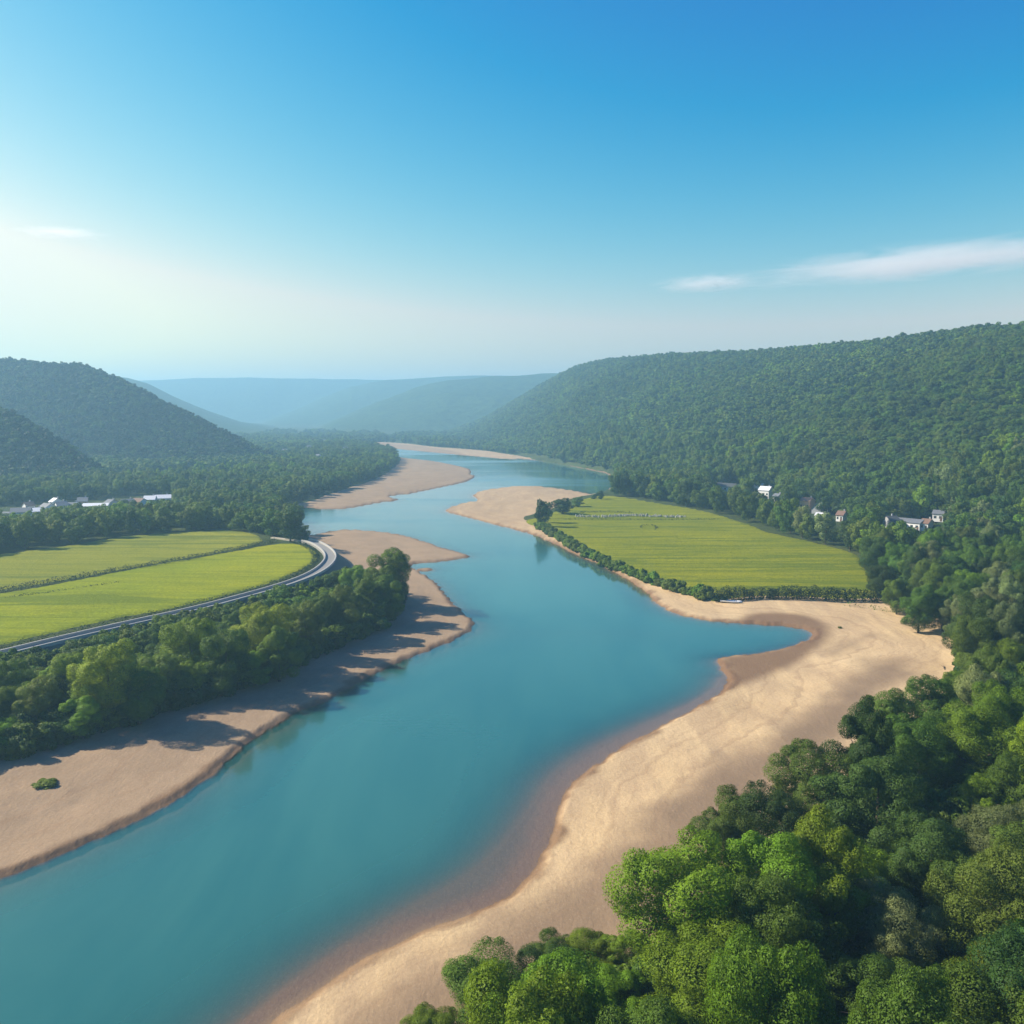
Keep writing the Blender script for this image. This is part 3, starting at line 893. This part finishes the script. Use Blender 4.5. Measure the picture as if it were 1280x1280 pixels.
def band(t):
    if t['zone'] == 'rwood':
        return 'beside near sand' if t['d'] < 190 else ('beyond pale grey tree' if t['d'] < 300 else 'towards white houses')
    return ''
cnt = {}
for t in sorted([t for t in ind if not t['label']], key=lambda t: t['px']):
    k = (t['zone'], band(t), t['col'])
    i = cnt.get(k, 0); cnt[k] = i + 1
    place = {'rwood': 'in right-hand wood ' + band(t), 'lrow': 'inside the left bank row', 'lwood': 'in wood behind left fields'}[t['zone']]
    t['label'] = f"{t['col']} tree {place}, {ordn(i)} of that green from left"

GROUPS = {'fore': 'trees of the right-hand wood', 'rwood': 'trees of the right-hand wood', 'row': 'trees of the left bank row', 'lrow': 'trees of the left bank row', 'lwood': 'trees behind the left fields', 'clump': 'trees at the field corners'}
for i, t in enumerate(ind):
    rng = random.Random(i * 13 + 5)
    form = t['form'] or ('near' if t['d'] < 330 else 'mid')
    ns = {'near': 5, 'mid': 6, 'willow': 2, 'shrub': 3}[form]
    root = bpy.data.objects.new('tree', None); COL.objects.link(root)
    root.empty_display_size = 1
    root.location = (t['x'], t['y'], t['z'] - .1)
    root.rotation_euler = (0, 0, rng.random() * 6.28)
    root.scale = (t['w'] / 11, t['w'] / 11 * (.92 + .16 * rng.random()), t['h'] / 14)
    tag(root, t['label'], 'tree', GROUPS[t['zone']])
    link('trunk', TRUNKS[i % 3], root)
    c = link('crown', crown(form, rng.randrange(ns)), root)
    set_mat(c, LEAF[t['col']])

# forests that read as one mass: points + instances of small trees
PROTO = bpy.data.collections.new('forest_kinds')
FORCOL = [DG, MG, DG, MG, OG, MG, DG, BG]
def proto_coll(name, form, cols):
    c = bpy.data.collections.new(name)
    for i, col in enumerate(cols):
        me = crown(form, i % 4).copy()
        me.materials.clear(); me.materials.append(LEAF[col])
        o = bpy.data.objects.new(name + '_kind', me)
        c.objects.link(o)
    return c
PC_FAR = proto_coll('far_tree', 'far', FORCOL)
PC_MID = proto_coll('mid_tree', 'mid', FORCOL)

def forest(name, pts, coll, label, cat='forest', seed=0):
    """pts: rows of x, y, z, width scale, height scale"""
    pts = np.asarray(pts, np.float32)
    rng = np.random.default_rng(seed)
    me = bpy.data.meshes.new(name)
    me.vertices.add(len(pts)); me.vertices.foreach_set('co', pts[:, :3].ravel())
    for an, ty, av in (('sc', 'FLOAT_VECTOR', pts[:, [3, 3, 4]]), ('rz', 'FLOAT', rng.random(len(pts)) * 6.28),
                       ('stand', 'FLOAT', np.clip((fbm(pts[:, 0] / 70., pts[:, 1] / 70., 4) + .5) * .8 + .35 * rng.random(len(pts)), 0, .999) * len(coll.objects))):
        a = me.attributes.new(an, ty, 'POINT')
        a.data.foreach_set('vector' if ty == 'FLOAT_VECTOR' else 'value', np.asarray(av, np.float32).ravel())
    o = link(name, me)
    tag(o, label, cat, kind='stuff')
    g = bpy.data.node_groups.new(name + '_nodes', 'GeometryNodeTree')
    g.interface.new_socket('Geometry', in_out='INPUT', socket_type='NodeSocketGeometry')
    g.interface.new_socket('Geometry', in_out='OUTPUT', socket_type='NodeSocketGeometry')
    N, L = g.nodes, g.links
    gi = N.new('NodeGroupInput'); go = N.new('NodeGroupOutput')
    ci = N.new('GeometryNodeCollectionInfo'); ci.inputs['Collection'].default_value = coll
    ci.inputs['Separate Children'].default_value = True; ci.inputs['Reset Children'].default_value = True
    ip = N.new('GeometryNodeInstanceOnPoints'); ip.inputs['Pick Instance'].default_value = True
    ri = N.new('GeometryNodeInputNamedAttribute'); ri.data_type = 'FLOAT'; ri.inputs[0].default_value = 'stand'   # stands of one kind
    fi = N.new('FunctionNodeFloatToInt'); fi.rounding_mode = 'FLOOR'; L.new(ri.outputs[0], fi.inputs[0])
    a1 = N.new('GeometryNodeInputNamedAttribute'); a1.data_type = 'FLOAT_VECTOR'; a1.inputs[0].default_value = 'sc'
    a2 = N.new('GeometryNodeInputNamedAttribute'); a2.data_type = 'FLOAT'; a2.inputs[0].default_value = 'rz'
    cx = N.new('ShaderNodeCombineXYZ')
    L.new(a2.outputs[0], cx.inputs[2])
    L.new(gi.outputs[0], ip.inputs['Points']); L.new(ci.outputs[0], ip.inputs['Instance'])
    L.new(fi.outputs[0], ip.inputs['Instance Index'])
    L.new(cx.outputs[0], ip.inputs['Rotation']); L.new(a1.outputs[0], ip.inputs['Scale'])
    L.new(ip.outputs[0], go.inputs[0])
    md = o.modifiers.new('forest', 'NODES'); md.node_group = g
    return o

def hill_points(name, spacing, dmax, smax, wr, seed):
    h = HILLS[name]
    i = list(HILLS).index(name)
    rng = np.random.default_rng(seed)
    s0, s1 = max(h['s0'], -.66), min(h['s1'], .68)
    y0, y1 = float(np.min(h['FD'](np.linspace(s0, s1, 20)))) - 30, min(dmax, float(np.max(h['CD'](np.linspace(s0, s1, 20)))) + 120)
    x0, x1 = min(s0 * y0, s0 * y1), max(s1 * y0, s1 * y1)
    A, B = np.meshgrid(np.arange(x0, x1, spacing), np.arange(y0, y1, spacing))
    P = np.stack([A.ravel(), B.ravel()], 1) + (rng.random((A.size, 2)) - .5) * spacing
    s = P[:, 0] / P[:, 1]
    P = P[(s > s0 - .02) & (s < s1 + .02)]
    hh, fr, wh = hill_height(P[:, 0], P[:, 1])
    k = (wh == i) & (fr < 1.12)
    P, hh = P[k], hh[k]
    zz = survey(P[:, 0], P[:, 1])
    k = zz['ss'] > 3
    P, z_ = P[k], zz['z'][k]
    wdt = (wr[0] + (wr[1] - wr[0]) * rng.random(len(P)) ** 1.5) / 11
    ht = wdt * (.95 + .3 * rng.random(len(P)))
    hs_ = ht * 11 / 14 * .86
    k = ~hides_house(P[:, 0], P[:, 1], z_ - .8, hs_ * 14, wdt * 11)
    return np.column_stack([P, z_ - .8, wdt, hs_])[k]

fp = hill_points('right', 5.5, 2350, .7, (6.5, 10.5), 31)
print('right hill trees', len(fp))
nearhill = fp[:, 1] < 760
forest('forest', fp[~nearhill], PC_FAR, 'dense green broadleaf forest on the farther part of the right-hand hill', seed=1)
forest('forest', fp[nearhill], PC_MID, 'dense green broadleaf forest on the nearer slope of the right-hand hill', seed=6)
PC_DARK = proto_coll('dark_tree', 'far', ['shaded green', DG, 'shaded green', DG, 'shaded green'])  # shade of the left hill painted in as darker leaves
lp = np.vstack([hill_points('left', 5.6, 1400, .7, (6, 9.5), 32), hill_points('spur', 5.6, 1000, .7, (6, 9.5), 33)])
print('left hill trees', len(lp))
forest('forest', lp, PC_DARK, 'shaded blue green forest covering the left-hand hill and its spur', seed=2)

sp = np.array([(t['x'], t['y'], t['z'] - .3, t['w'] / 11, t['h'] / 14) for t in stuffs])
if len(sp): forest('woodland', sp, PC_MID, 'mixed woodland of small distant trees on the flat valley floor', 'woodland', 3)

PC_UND = proto_coll('thicket', 'shrub', [MG, DG, DG, MG, OG])
rng = np.random.default_rng(77)
U = np.vstack([scatter(RWOOD, 2.6, rng), scatter(LROW, 2.4, rng), scatter(LROW_F, 2.0, rng)])
qu = survey(U[:, 0], U[:, 1])
upx, upy, ud = to_px(np.column_stack([U, qu['z']]))
k = (ud < 330) & (upx > -120) & (upx < 1500) & (upy < 1520) & ((qu['ss'] > .8) | (sdf(U, LROW_F) < 0)) & (sdf(U, FIELD_R) > 1.5) & (sdf(U, TERR) > 4.5)
us = .7 + .8 * rng.random(len(U))
forest('undergrowth', np.column_stack([U, qu['z'] - .2, us, us * 1.1])[k], PC_UND, 'dark leafy undergrowth filling the ground between the trees', 'undergrowth', 5)

# far valley floor: woods and hedges to the foot of the far hills
rng = np.random.default_rng(41)
n = 52000
Yv = 690 * (2300 / 690) ** rng.random(n)
sv = S_of(-60) + (S_of(640) - S_of(-60)) * rng.random(n)
Xv = sv * Yv
q = survey(Xv, Yv)
cover = fbm(Xv / 55, Yv / 90, 3)
k = (q['ss'] > 4) & (q['hh'] < 1.5) & (cover > -.18 + .2 * smooth(1300, 2300, Yv)) & (sdf(np.stack([Xv, Yv], 1), LWOOD) > 3)
k &= rng.random(n) < .5
k &= (cover > -.05) | (Yv > 800)
wd = (7 + 5 * rng.random(n)) / 11
vp = np.column_stack([Xv, Yv, q['z'] - .5, wd, wd * 11 / 14 * 1.0])[k]
vp = vp[~hides_house(vp[:, 0], vp[:, 1], vp[:, 2], vp[:, 4] * 14, vp[:, 3] * 11)]
print('valley trees', len(vp))
forest('woodland', vp, PC_FAR, 'hazy patchwork of trees and hedges on the far valley floor', 'woodland', 4)

# ------------------------------------------------------------------ hedges and shrubs
def hedge(name, line, z, h, wdt, col, label, cat='hedge', dens=26, leaf=.42, seed=0, lump=.35):
    rng = np.random.default_rng(seed + 900)
    L = np.linalg.norm(np.diff(line, axis=0), axis=1)
    cum = np.concatenate([[0], np.cumsum(L)])
    lob = []
    s = 0.0
    while s < cum[-1]:
        x = np.interp(s, cum, line[:, 0]); y = np.interp(s, cum, line[:, 1])
        r = wdt * .5 * (1 - lump + 2 * lump * rng.random())
        hh = h * (1 - lump + 1.6 * lump * rng.random())
        zb = z(x, y) if callable(z) else z
        lob.append((x + rng.normal() * .2, y + rng.normal() * .2, zb + hh - r, r))
        lob.append((x + rng.normal() * .2, y + rng.normal() * .2, zb + r * .4, r * 1.05))
        s += wdt * .42
    c = np.mean([l[:3] for l in lob], 0)
    rad = np.array([cum[-1], cum[-1], h])
    n = int(cum[-1] * dens * h)
    V, F, NN = leaf_cloud(rng, lob, c, rad, n, leaf)
    # crown-direction normals make no sense along a line: rebuild from the nearest lobe only
    NN = NN * np.array([1, 1, 1.0]) + np.array([0, 0, .15])
    NN /= np.linalg.norm(NN, axis=1)[:, None]
    V = V - np.array([*line[0], 0])
    o = link(name, np_mesh(name, V, F, [LEAF['shaded green' if col == DG else col]], True, normals=NN), loc=(line[0][0], line[0][1], 0))
    tag(o, label, cat)
    return o
def gl(pts, z=ZL): return chaikin(gpoly(pts, z), 1, closed=False)
hedge('hedge', gl([(-120, 764), (0, 739.5), (78, 727), (156, 713), (219, 703), (270, 693), (322, 683), (345, 677)]), ZL, 1.9, 2.2, DG, 'long dark hedge dividing the two left fields', seed=1)
hedge('hedge', gl([(8, 748), (60, 742), (110, 735), (150, 729)]), ZL, .8, 1.2, DG, 'short low dark hedge inside the nearer left field', seed=2)
hedge('hedge', offset_line(RM, -5.2)[int(len(RM) * .12):], ZL - .2, 1.7, 2.4, DG, 'dark hedge between the nearer left field and the curved road', seed=3)
hedge('hedge', gl([(893, 748), (921, 747), (1005, 746.5), (1055, 749.5), (1100, 751), (1116, 751)], ZR), ZR + .2, 3.4, 3.2, DG, 'dark clipped hedge along the sand edge of the right field', seed=4, dens=75)
hedge('hedge', gl([(678, 649), (760, 649.5), (860, 650), (900, 649)], ZR), ZR, .6, 1.0, DG, 'thin dark hedge line crossing the right field below the stone wall', seed=5)
hedge('hedge', gl([(724, 641), (760, 640), (790, 641.5)], ZR), ZR, .9, 1.4, DG, 'short dark hedge above the broken stone wall in the right field', seed=6)
hedge('hedge', gl([(800, 660), (806, 656.5), (818, 657), (822, 660), (818, 663)], ZR), ZR, .5, 1.1, DG, 'small dark ring of scrub in the middle of the right field', seed=7)
hedge('hedge', gl([(1060, 757), (1090, 761), (1115, 765), (1140, 768)], 1.5), lambda x, y: land_z(x, y), .7, 2.0, OG, 'strip of low scrub on the sand near the field corner', seed=8)

# shrubs along the shore of the right field
SH = chaikin(gpoly([(672, 657), (710, 680), (752, 701), (809, 723.5), (851, 738), (888, 748)], 1.8), 1, closed=False)
L = np.linalg.norm(np.diff(SH, axis=0), axis=1); cum = np.concatenate([[0], np.cumsum(L)])
s, i = 1.5, 0
rs = random.Random(3)
shr = []
while s < cum[-1]:
    f = s / cum[-1]
    shr.append((np.interp(s, cum, SH[:, 0]) + rs.uniform(-.3, 1.2), np.interp(s, cum, SH[:, 1]) + rs.uniform(-.5, .8), rs.uniform(.8, 1.45)))
    s += rs.uniform(2.6, 4.2) * 1.15
def make_shrub(x, y, sc, col, label, group=None, hz=1.0, z=None):
    o = link('shrub', crown('shrub', rs.randrange(3)), None, (x, y, (land_z(x, y) if z is None else z) - .1), rs.random() * 6)
    o.scale = (sc, sc * rs.uniform(.85, 1.15), sc * hz)
    set_mat(o, LEAF[col])
    tag(o, label, 'shrub', group)
    return o
for i, (x, y, sc) in enumerate(shr):
    make_shrub(x, y, sc, rs.choice([OG, MG, BG]), f'rounded shrub on the bank below the right field, {ordn(i)} from the sand tip', 'shrubs along the bank of the right field', 1.0)
bx, by = gp(57, 979, 1.2)
make_shrub(bx, by, .9, OG, 'low flat green plant alone on the left sandbank', None, .28)
bx, by = gp(903, 751, 1.4)
make_shrub(bx, by, .75, DG, 'small dark bush on the sand beside the white boat', None, 1.0)
bx, by = gp(897, 750, 1.4)
make_shrub(bx, by, .8, YG, 'yellowish low bush on the sand left of the dark one', None, .45)
bx, by = gp(1050, 782, 1.3)
make_shrub(bx, by, .3, OG, 'tiny tuft on the pale sand right of the inlet', None, .6)

# ------------------------------------------------------------------ stone wall, boat, driftwood
def box(V, F, c, d, rz=0.0, taper=1.0):
    b = len(V); cs, sn = math.cos(rz), math.sin(rz)
    for zz in (-1, 1):
        k = taper if zz > 0 else 1
        for x, y in ((-1, -1), (1, -1), (1, 1), (-1, 1)):
            X, Y = x * d[0] / 2 * k, y * d[1] / 2 * k
            V.append((c[0] + X * cs - Y * sn, c[1] + X * sn + Y * cs, c[2] + zz * d[2] / 2))
    F += [tuple(b + i for i in q) for q in ((3, 2, 1, 0), (4, 5, 6, 7), (0, 1, 5, 4), (1, 2, 6, 5), (2, 3, 7, 6), (3, 0, 4, 7))]

M_STONE = m_plain('pale_stone', (.30, .30, .26), .9, var=.35)
V, F = [], []
rs2 = random.Random(11)
for k in range(150):
    f = k / 150
    if rs2.random() < .18: continue
    x, y = gp(720 + 138 * f, 646.2 + .8 * math.sin(f * 9) + rs2.uniform(-.7, .7), ZR)
    h_ = rs2.uniform(.5, 1.3)
    box(V, F, (x, y, ZR + .3 + h_ / 2), (rs2.uniform(.35, .9), rs2.uniform(.35, .6), h_), rs2.random(), .8)
o = link('stone_wall', np_mesh('stone_wall', V, F, [M_STONE], False)); tag(o, 'broken low wall of pale upright stones across the right field', 'wall')

def boat(x, y, z, L, Wd, rz, label):
    root = bpy.data.objects.new('rowing_boat', None); COL.objects.link(root)
    root.location = (x, y, z); root.rotation_euler = (0, 0, rz)
    tag(root, label, 'boat')
    st = np.linspace(-1, 1, 9)
    V, F = [], []
    for a in st:
        wv = Wd / 2 * (1 - max(0, a) ** 2.2 * .96) * (1 - .15 * max(0, -a))
        sheer = .55 + .18 * a * a
        for q, (yy, zz) in enumerate(((-1, sheer), (-.8, .22), (0, .02 + .12 * max(0, a) ** 3), (.8, .22), (1, sheer))):
            V.append((a * L / 2, yy * wv, zz))
    for i in range(8):
        for j in range(4):
            F.append((i * 5 + j, i * 5 + j + 1, (i + 1) * 5 + j + 1, (i + 1) * 5 + j))
    F2 = F + [(0, 1, 3, 4)]
    me = np_mesh('hull', V, F2, [m_plain('boat_paint', (.72, .74, .78), .45, var=.08)], True)
    h = link('hull', me, root)
    md = h.modifiers.new('thick', 'SOLIDIFY'); md.thickness = .07
    for xx in (-.25, .2):
        V, F = [], []
        box(V, F, (xx * L, 0, .38), (.28, Wd * .82, .05))
        link('seat', np_mesh('seat', V, F, [m_plain('boat_wood', (.18, .11, .06), .7)], False), root)
bx, by = gp(914, 753.5, 1.3)
boat(bx, by, land_z(bx, by) + .02, 6.5, 2.0, math.radians(-18), 'small white rowing boat pulled up on the sand by the right field hedge')

def driftwood(px, py, L, rz, label):
    x, y = gp(px, py, 0)
    z0 = land_z(x, y)
    V, F = tube([(-L / 2, 0, .05), (-L * .1, .12, .14), (L * .25, -.05, .12), (L / 2, .1, .22)], [.10, .13, .09, .03], 6)
    v, f = tube([(L * .05, .05, .14), (L * .2, .45, .35), (L * .22, .7, .4)], [.07, .04, .02], 5)
    F += [tuple(x_ + len(V) for x_ in q) for q in f]; V += v
    o = link('driftwood', np_mesh('driftwood', V, F, [BARK], True), None, (x, y, max(z0, -.08)), rz)
    tag(o, label, 'driftwood')
driftwood(1180, 842, 3.0, 1.2, 'bleached branch on the sand below the trees at the far bend')

# ------------------------------------------------------------------ houses
M_GLASS = m_plain('window_glass', (.03, .04, .05), .15)
WALLS = {'white': m_plain('render_white', (.72, .72, .72), .8, var=.05), 'tan': m_plain('render_tan', (.52, .33, .19), .8, var=.1), 'grey': m_plain('render_grey', (.30, .31, .33), .8, var=.1)}
ROOFS = {'grey': m_plain('roof_slate', (.13, .14, .16), .7, var=.2), 'pale': m_plain('roof_pale_sheet', (.62, .63, .66), .6, var=.06), 'dark': m_plain('roof_dark', (.05, .055, .06), .7), 'brown': m_plain('roof_brown', (.17, .10, .07), .8, var=.2)}
M_DOOR = m_plain('door_wood', (.14, .08, .05), .7)

def house(cx, cy, wpx, depth, wall_h, roof_h, rz, wall, roof, label, cat='house', group=None, zb=2.0, nwin=3, chimney=True, name='house'):
    x, y = gp(cx, cy, zb)
    L = wpx * math.hypot(x, y) / F_PX
    root = bpy.data.objects.new(name, None); COL.objects.link(root)
    z0 = land_z(x, y)
    root.location = (x, y, z0 - .3); root.rotation_euler = (0, 0, rz)
    tag(root, label, cat, group)
    a, b, h = L / 2, depth / 2, wall_h + .3
    V = [(-a, -b, 0), (a, -b, 0), (a, b, 0), (-a, b, 0), (-a, -b, h), (a, -b, h), (a, b, h), (-a, b, h), (-a, 0, h + roof_h), (a, 0, h + roof_h)]
    me = bpy.data.meshes.new('wall')
    me.from_pydata(V, [], [(0, 1, 5, 4), (2, 3, 7, 6), (1, 2, 6, 9, 5), (3, 0, 4, 8, 7)])
    me.materials.append(WALLS[wall]); link('wall', me, root)
    e, t = .4, .18
    sl_ = roof_h / b
    V, F = [], []
    for sy in (-1, 1):
        k = len(V)
        y1 = sy * (b + e); z1 = h - e * sl_
        V += [(-a - e, y1, z1 + .02), (a + e, y1, z1 + .02), (a + e, 0, h + roof_h + .02), (-a - e, 0, h + roof_h + .02)]
        V += [(-a - e, y1, z1 + t), (a + e, y1, z1 + t), (a + e, 0, h + roof_h + t), (-a - e, 0, h + roof_h + t)]
        F += [tuple(k + i for i in q) for q in ((0, 1, 2, 3), (4, 5, 6, 7), (0, 1, 5, 4), (1, 2, 6, 5), (3, 0, 4, 7))]
    rf = link('roof', np_mesh('roof', V, F, [ROOFS[roof]], False), root)
    if chimney:
        V, F = [], []
        box(V, F, (a * .55, b * .25, h + roof_h + .2), (.7, .7, 1.5))
        link('chimney', np_mesh('chimney', V, F, [WALLS['grey']], False), rf)
    for i in range(nwin):
        V, F = [], []
        box(V, F, (-a + L * (i + .5) / nwin, -b - .01, h * .58), (min(1.3, L / nwin * .5), .06, 1.2))
        link('window', np_mesh('window', V, F, [M_GLASS], False), root)
    V, F = [], []
    box(V, F, (a - .9 if nwin else 0, -b - .012, 1.3), (.95, .07, 2.0))
    link('door', np_mesh('door', V, F, [M_DOOR], False), root)

GV = 'houses of the left village'
house(27, 647, 19, 7, 3.6, 2.0, .35, 'white', 'grey', 'white house nearest the left edge in the left village', group=GV)
house(8, 648, 14, 9, 2.4, 1.4, -.1, 'grey', 'grey', 'low grey shed at the left edge beside the white house', 'shed', GV, chimney=False, nwin=1, name='shed')
house(46, 644, 9, 7, 2.6, 1.6, .5, 'grey', 'pale', 'small grey house right of the white house in the left village', group=GV, nwin=2)
house(60, 640, 12, 7, 3.0, 2.0, -.5, 'white', 'grey', 'pale gabled house in the middle of the left village', group=GV)
house(77, 638, 11, 7, 3.2, 2.2, .7, 'white', 'grey', 'narrow white house with grey roof left of the long pale hall', group=GV, nwin=2)
house(91, 637, 11, 8, 2.8, 1.6, .1, 'white', 'grey', 'low white house touching the long pale hall', group=GV)
house(121, 639, 27, 11, 2.6, 2.2, .12, 'white', 'pale', 'long pale hall with white roof in the left village', 'hall', GV, nwin=6, chimney=False, name='hall')
house(160, 634, 13, 7, 3.0, 2.0, .6, 'white', 'grey', 'white gabled house just right of the long pale hall', group=GV, nwin=2)
house(174, 632, 13, 7, 2.8, 1.8, -.3, 'white', 'brown', 'white house with brown roof right of the hall, second of four', group=GV, nwin=2)
house(188, 630, 12, 7, 3.2, 2.0, .2, 'white', 'pale', 'white house with pale roof right of the hall, third of four', group=GV, nwin=2)
house(36, 638, 9, 6, 3.0, 2.0, .9, 'white', 'brown', 'little white house with brown roof behind the left edge house', group=GV, nwin=2)
house(70, 633, 9, 6, 3.0, 2.0, -.7, 'white', 'pale', 'little white house up by the wood behind the pale gabled house', group=GV, nwin=2)
house(104, 632, 10, 6, 3.0, 2.0, .3, 'tan', 'grey', 'little tan house behind the left end of the long pale hall', group=GV, nwin=2)
house(204, 628, 17, 7, 3.0, 1.8, .35, 'white', 'pale', 'white building at the right end of the left village', 'building', GV, nwin=3, name='building')
house(139, 634, 8, 7, 3, 1.8, -.4, 'grey', 'grey', 'dark little house behind the gap between hall and shed', group=GV, nwin=2)
GR_ = 'houses below the right-hand hill'
house(908, 614, 28, 10, 3.6, 2.0, -.8, 'white', 'dark', 'long white barn with dark roof below the right-hand hill', 'barn', GR_, nwin=4, chimney=False, name='barn')
house(949, 619, 9, 7, 4.5, 1.6, -.6, 'white', 'pale', 'small white house left of the taller white one below the hill', group=GR_, nwin=2)
house(957, 623, 13, 7, 5.8, 2.2, -.7, 'white', 'pale', 'taller white house in the white pair below the hill', group=GR_, nwin=3)
house(1009, 639, 12, 8, 6.5, 1.6, -.75, 'tan', 'brown', 'tan house with flat looking roof above the field trees', group=GR_, nwin=3)
house(1027, 641, 15, 9, 3.0, 5.0, .9, 'grey', 'grey', 'grey house with steep slate roof right of the tan one', group=GR_, nwin=2)
house(1026, 650, 10, 6, 2.8, 1.2, -.6, 'white', 'pale', 'small white outhouse in front of the steep roofed house', 'outhouse', GR_, nwin=1, chimney=False, name='outhouse')
house(1113, 661, 12, 9, 4.4, 2.0, .2, 'grey', 'dark', 'dark grey house left of the long white building', group=GR_, nwin=2)
house(1134, 661, 36, 8, 3.8, 1.4, -.85, 'white', 'grey', 'long white building with grey roof among the right-hand trees', 'building', GR_, nwin=6, chimney=False, name='building')
house(1173, 661, 11, 8, 3.6, 1.4, -.6, 'white', 'grey', 'short white building right of the long one among the trees', 'building', GR_, nwin=2, chimney=False, name='building')
house(972, 629, 7, 7, 4.0, 1.8, -.9, 'white', 'grey', 'small white house with grey roof between the white pair and the tan house', group=GR_, nwin=2)
house(1052, 651, 8, 7, 3.4, 1.8, -.7, 'white', 'brown', 'small white house with brown roof right of the steep slate roof', group=GR_, nwin=2)
house(1158, 663, 9, 7, 3.4, 1.8, -.8, 'white', 'brown', 'small brown roofed house between the two long white buildings', group=GR_, nwin=2)
for i, (a, b) in enumerate(FAR_HOUSES):
    house(a, b, [5, 4, 5, 6][i % 4], 8, 3.2, 2.0, .4 * math.sin(i * 2.1), 'white', 'grey', f'tiny white house in the hazy valley woods, {ordn(i)} from the left', group='far valley houses', nwin=2, chimney=False)

# ------------------------------------------------------------------ haze and clouds
V, F = [], []
box(V, F, (0, 3040, 113), (22000, 6080, 236))
m = bpy.data.materials.new('haze_air'); m.use_nodes = True
N, Lk = m.node_tree.nodes, m.node_tree.links
N.remove(N['Principled BSDF'])
pv = N.new('ShaderNodeVolumePrincipled')
pv.inputs['Color'].default_value = (.37, .71, 1.0, 1)
pv.inputs['Density'].default_value = .00030
pv.inputs['Anisotropy'].default_value = .25
Lk.new(pv.outputs[0], N['Material Output'].inputs['Volume'])
o = link('haze', np_mesh('haze', V, F, [m], False)); tag(o, 'thin blue haze filling the valley', 'haze', kind='stuff')

def cloud(px, py, wpx, hpx, alt, tilt, dens, label, seed):
    el = (HORIZ - py) / F_PX
    D = (alt - CAM_H) / el
    x = (px - 640) / F_PX * D
    a, c = wpx * D / F_PX / 2, hpx * D / F_PX / 2
    bpy.ops.mesh.primitive_uv_sphere_add(segments=40, ring_count=20, radius=1, location=(x, D, alt))
    o = bpy.context.object
    o.name = 'cloud'; o.data.name = 'cloud'
    o.scale = (a, a * .5, c)
    o.rotation_euler = (0, -tilt, 0)
    m = bpy.data.materials.new('cloud_vapour'); m.use_nodes = True
    N, L = m.node_tree.nodes, m.node_tree.links
    N.remove(N['Principled BSDF'])
    tc = N.new('ShaderNodeTexCoord')
    ln = N.new('ShaderNodeVectorMath'); ln.operation = 'LENGTH'; L.new(tc.outputs['Object'], ln.inputs[0])
    mp = N.new('ShaderNodeMapping'); mp.inputs['Scale'].default_value = (2.2, 1.2, 1.6); mp.inputs['Location'].default_value = (seed, seed * 2, 0)
    L.new(tc.outputs['Object'], mp.inputs['Vector'])
    nz = noise(N, L, 1.5, 8, .68, mp.outputs[0], .9)
    m1 = N.new('ShaderNodeMath'); m1.operation = 'SUBTRACT'; m1.inputs[0].default_value = 1.0; L.new(ln.outputs['Value'], m1.inputs[1])
    m2 = N.new('ShaderNodeMath'); m2.operation = 'MULTIPLY_ADD'; L.new(nz, m2.inputs[0]); m2.inputs[1].default_value = 2.6; m2.inputs[2].default_value = -1.42
    m3 = N.new('ShaderNodeMath'); m3.operation = 'ADD'; L.new(m1.outputs[0], m3.inputs[0]); L.new(m2.outputs[0], m3.inputs[1])
    m4 = N.new('ShaderNodeMapRange'); L.new(m3.outputs[0], m4.inputs[0]); m4.inputs[1].default_value = 0; m4.inputs[2].default_value = .7; m4.inputs[3].default_value = 0; m4.inputs[4].default_value = dens
    m5 = N.new('ShaderNodeMath'); m5.operation = 'MULTIPLY'; L.new(m4.outputs[0], m5.inputs[0])
    m6 = N.new('ShaderNodeMath'); m6.operation = 'MAXIMUM'; m6.inputs[1].default_value = 0; L.new(m1.outputs[0], m6.inputs[0])
    L.new(m6.outputs[0], m5.inputs[1])
    v = N.new('ShaderNodeVolumePrincipled'); v.inputs['Color'].default_value = (1, 1, 1, 1); v.inputs['Anisotropy'].default_value = .2
    L.new(m5.outputs[0], v.inputs['Density'])
    L.new(v.outputs[0], N['Material Output'].inputs['Volume'])
    o.data.materials.append(m)
    tag(o, label, 'cloud', 'thin clouds low in the sky', 'thing')
cloud(92, 299, 135, 18, 1500, -.03, .0080, 'small white streak of cloud low over the left-hand hill', 1.7)
cloud(1150, 333, 600, 42, 1500, .08, .0034, 'long thin cloud streak above the right-hand hill crest', 3.1)
cloud(880, 359, 160, 28, 1500, .05, .0045, 'short pale cloud left of the long streak', 5.3)
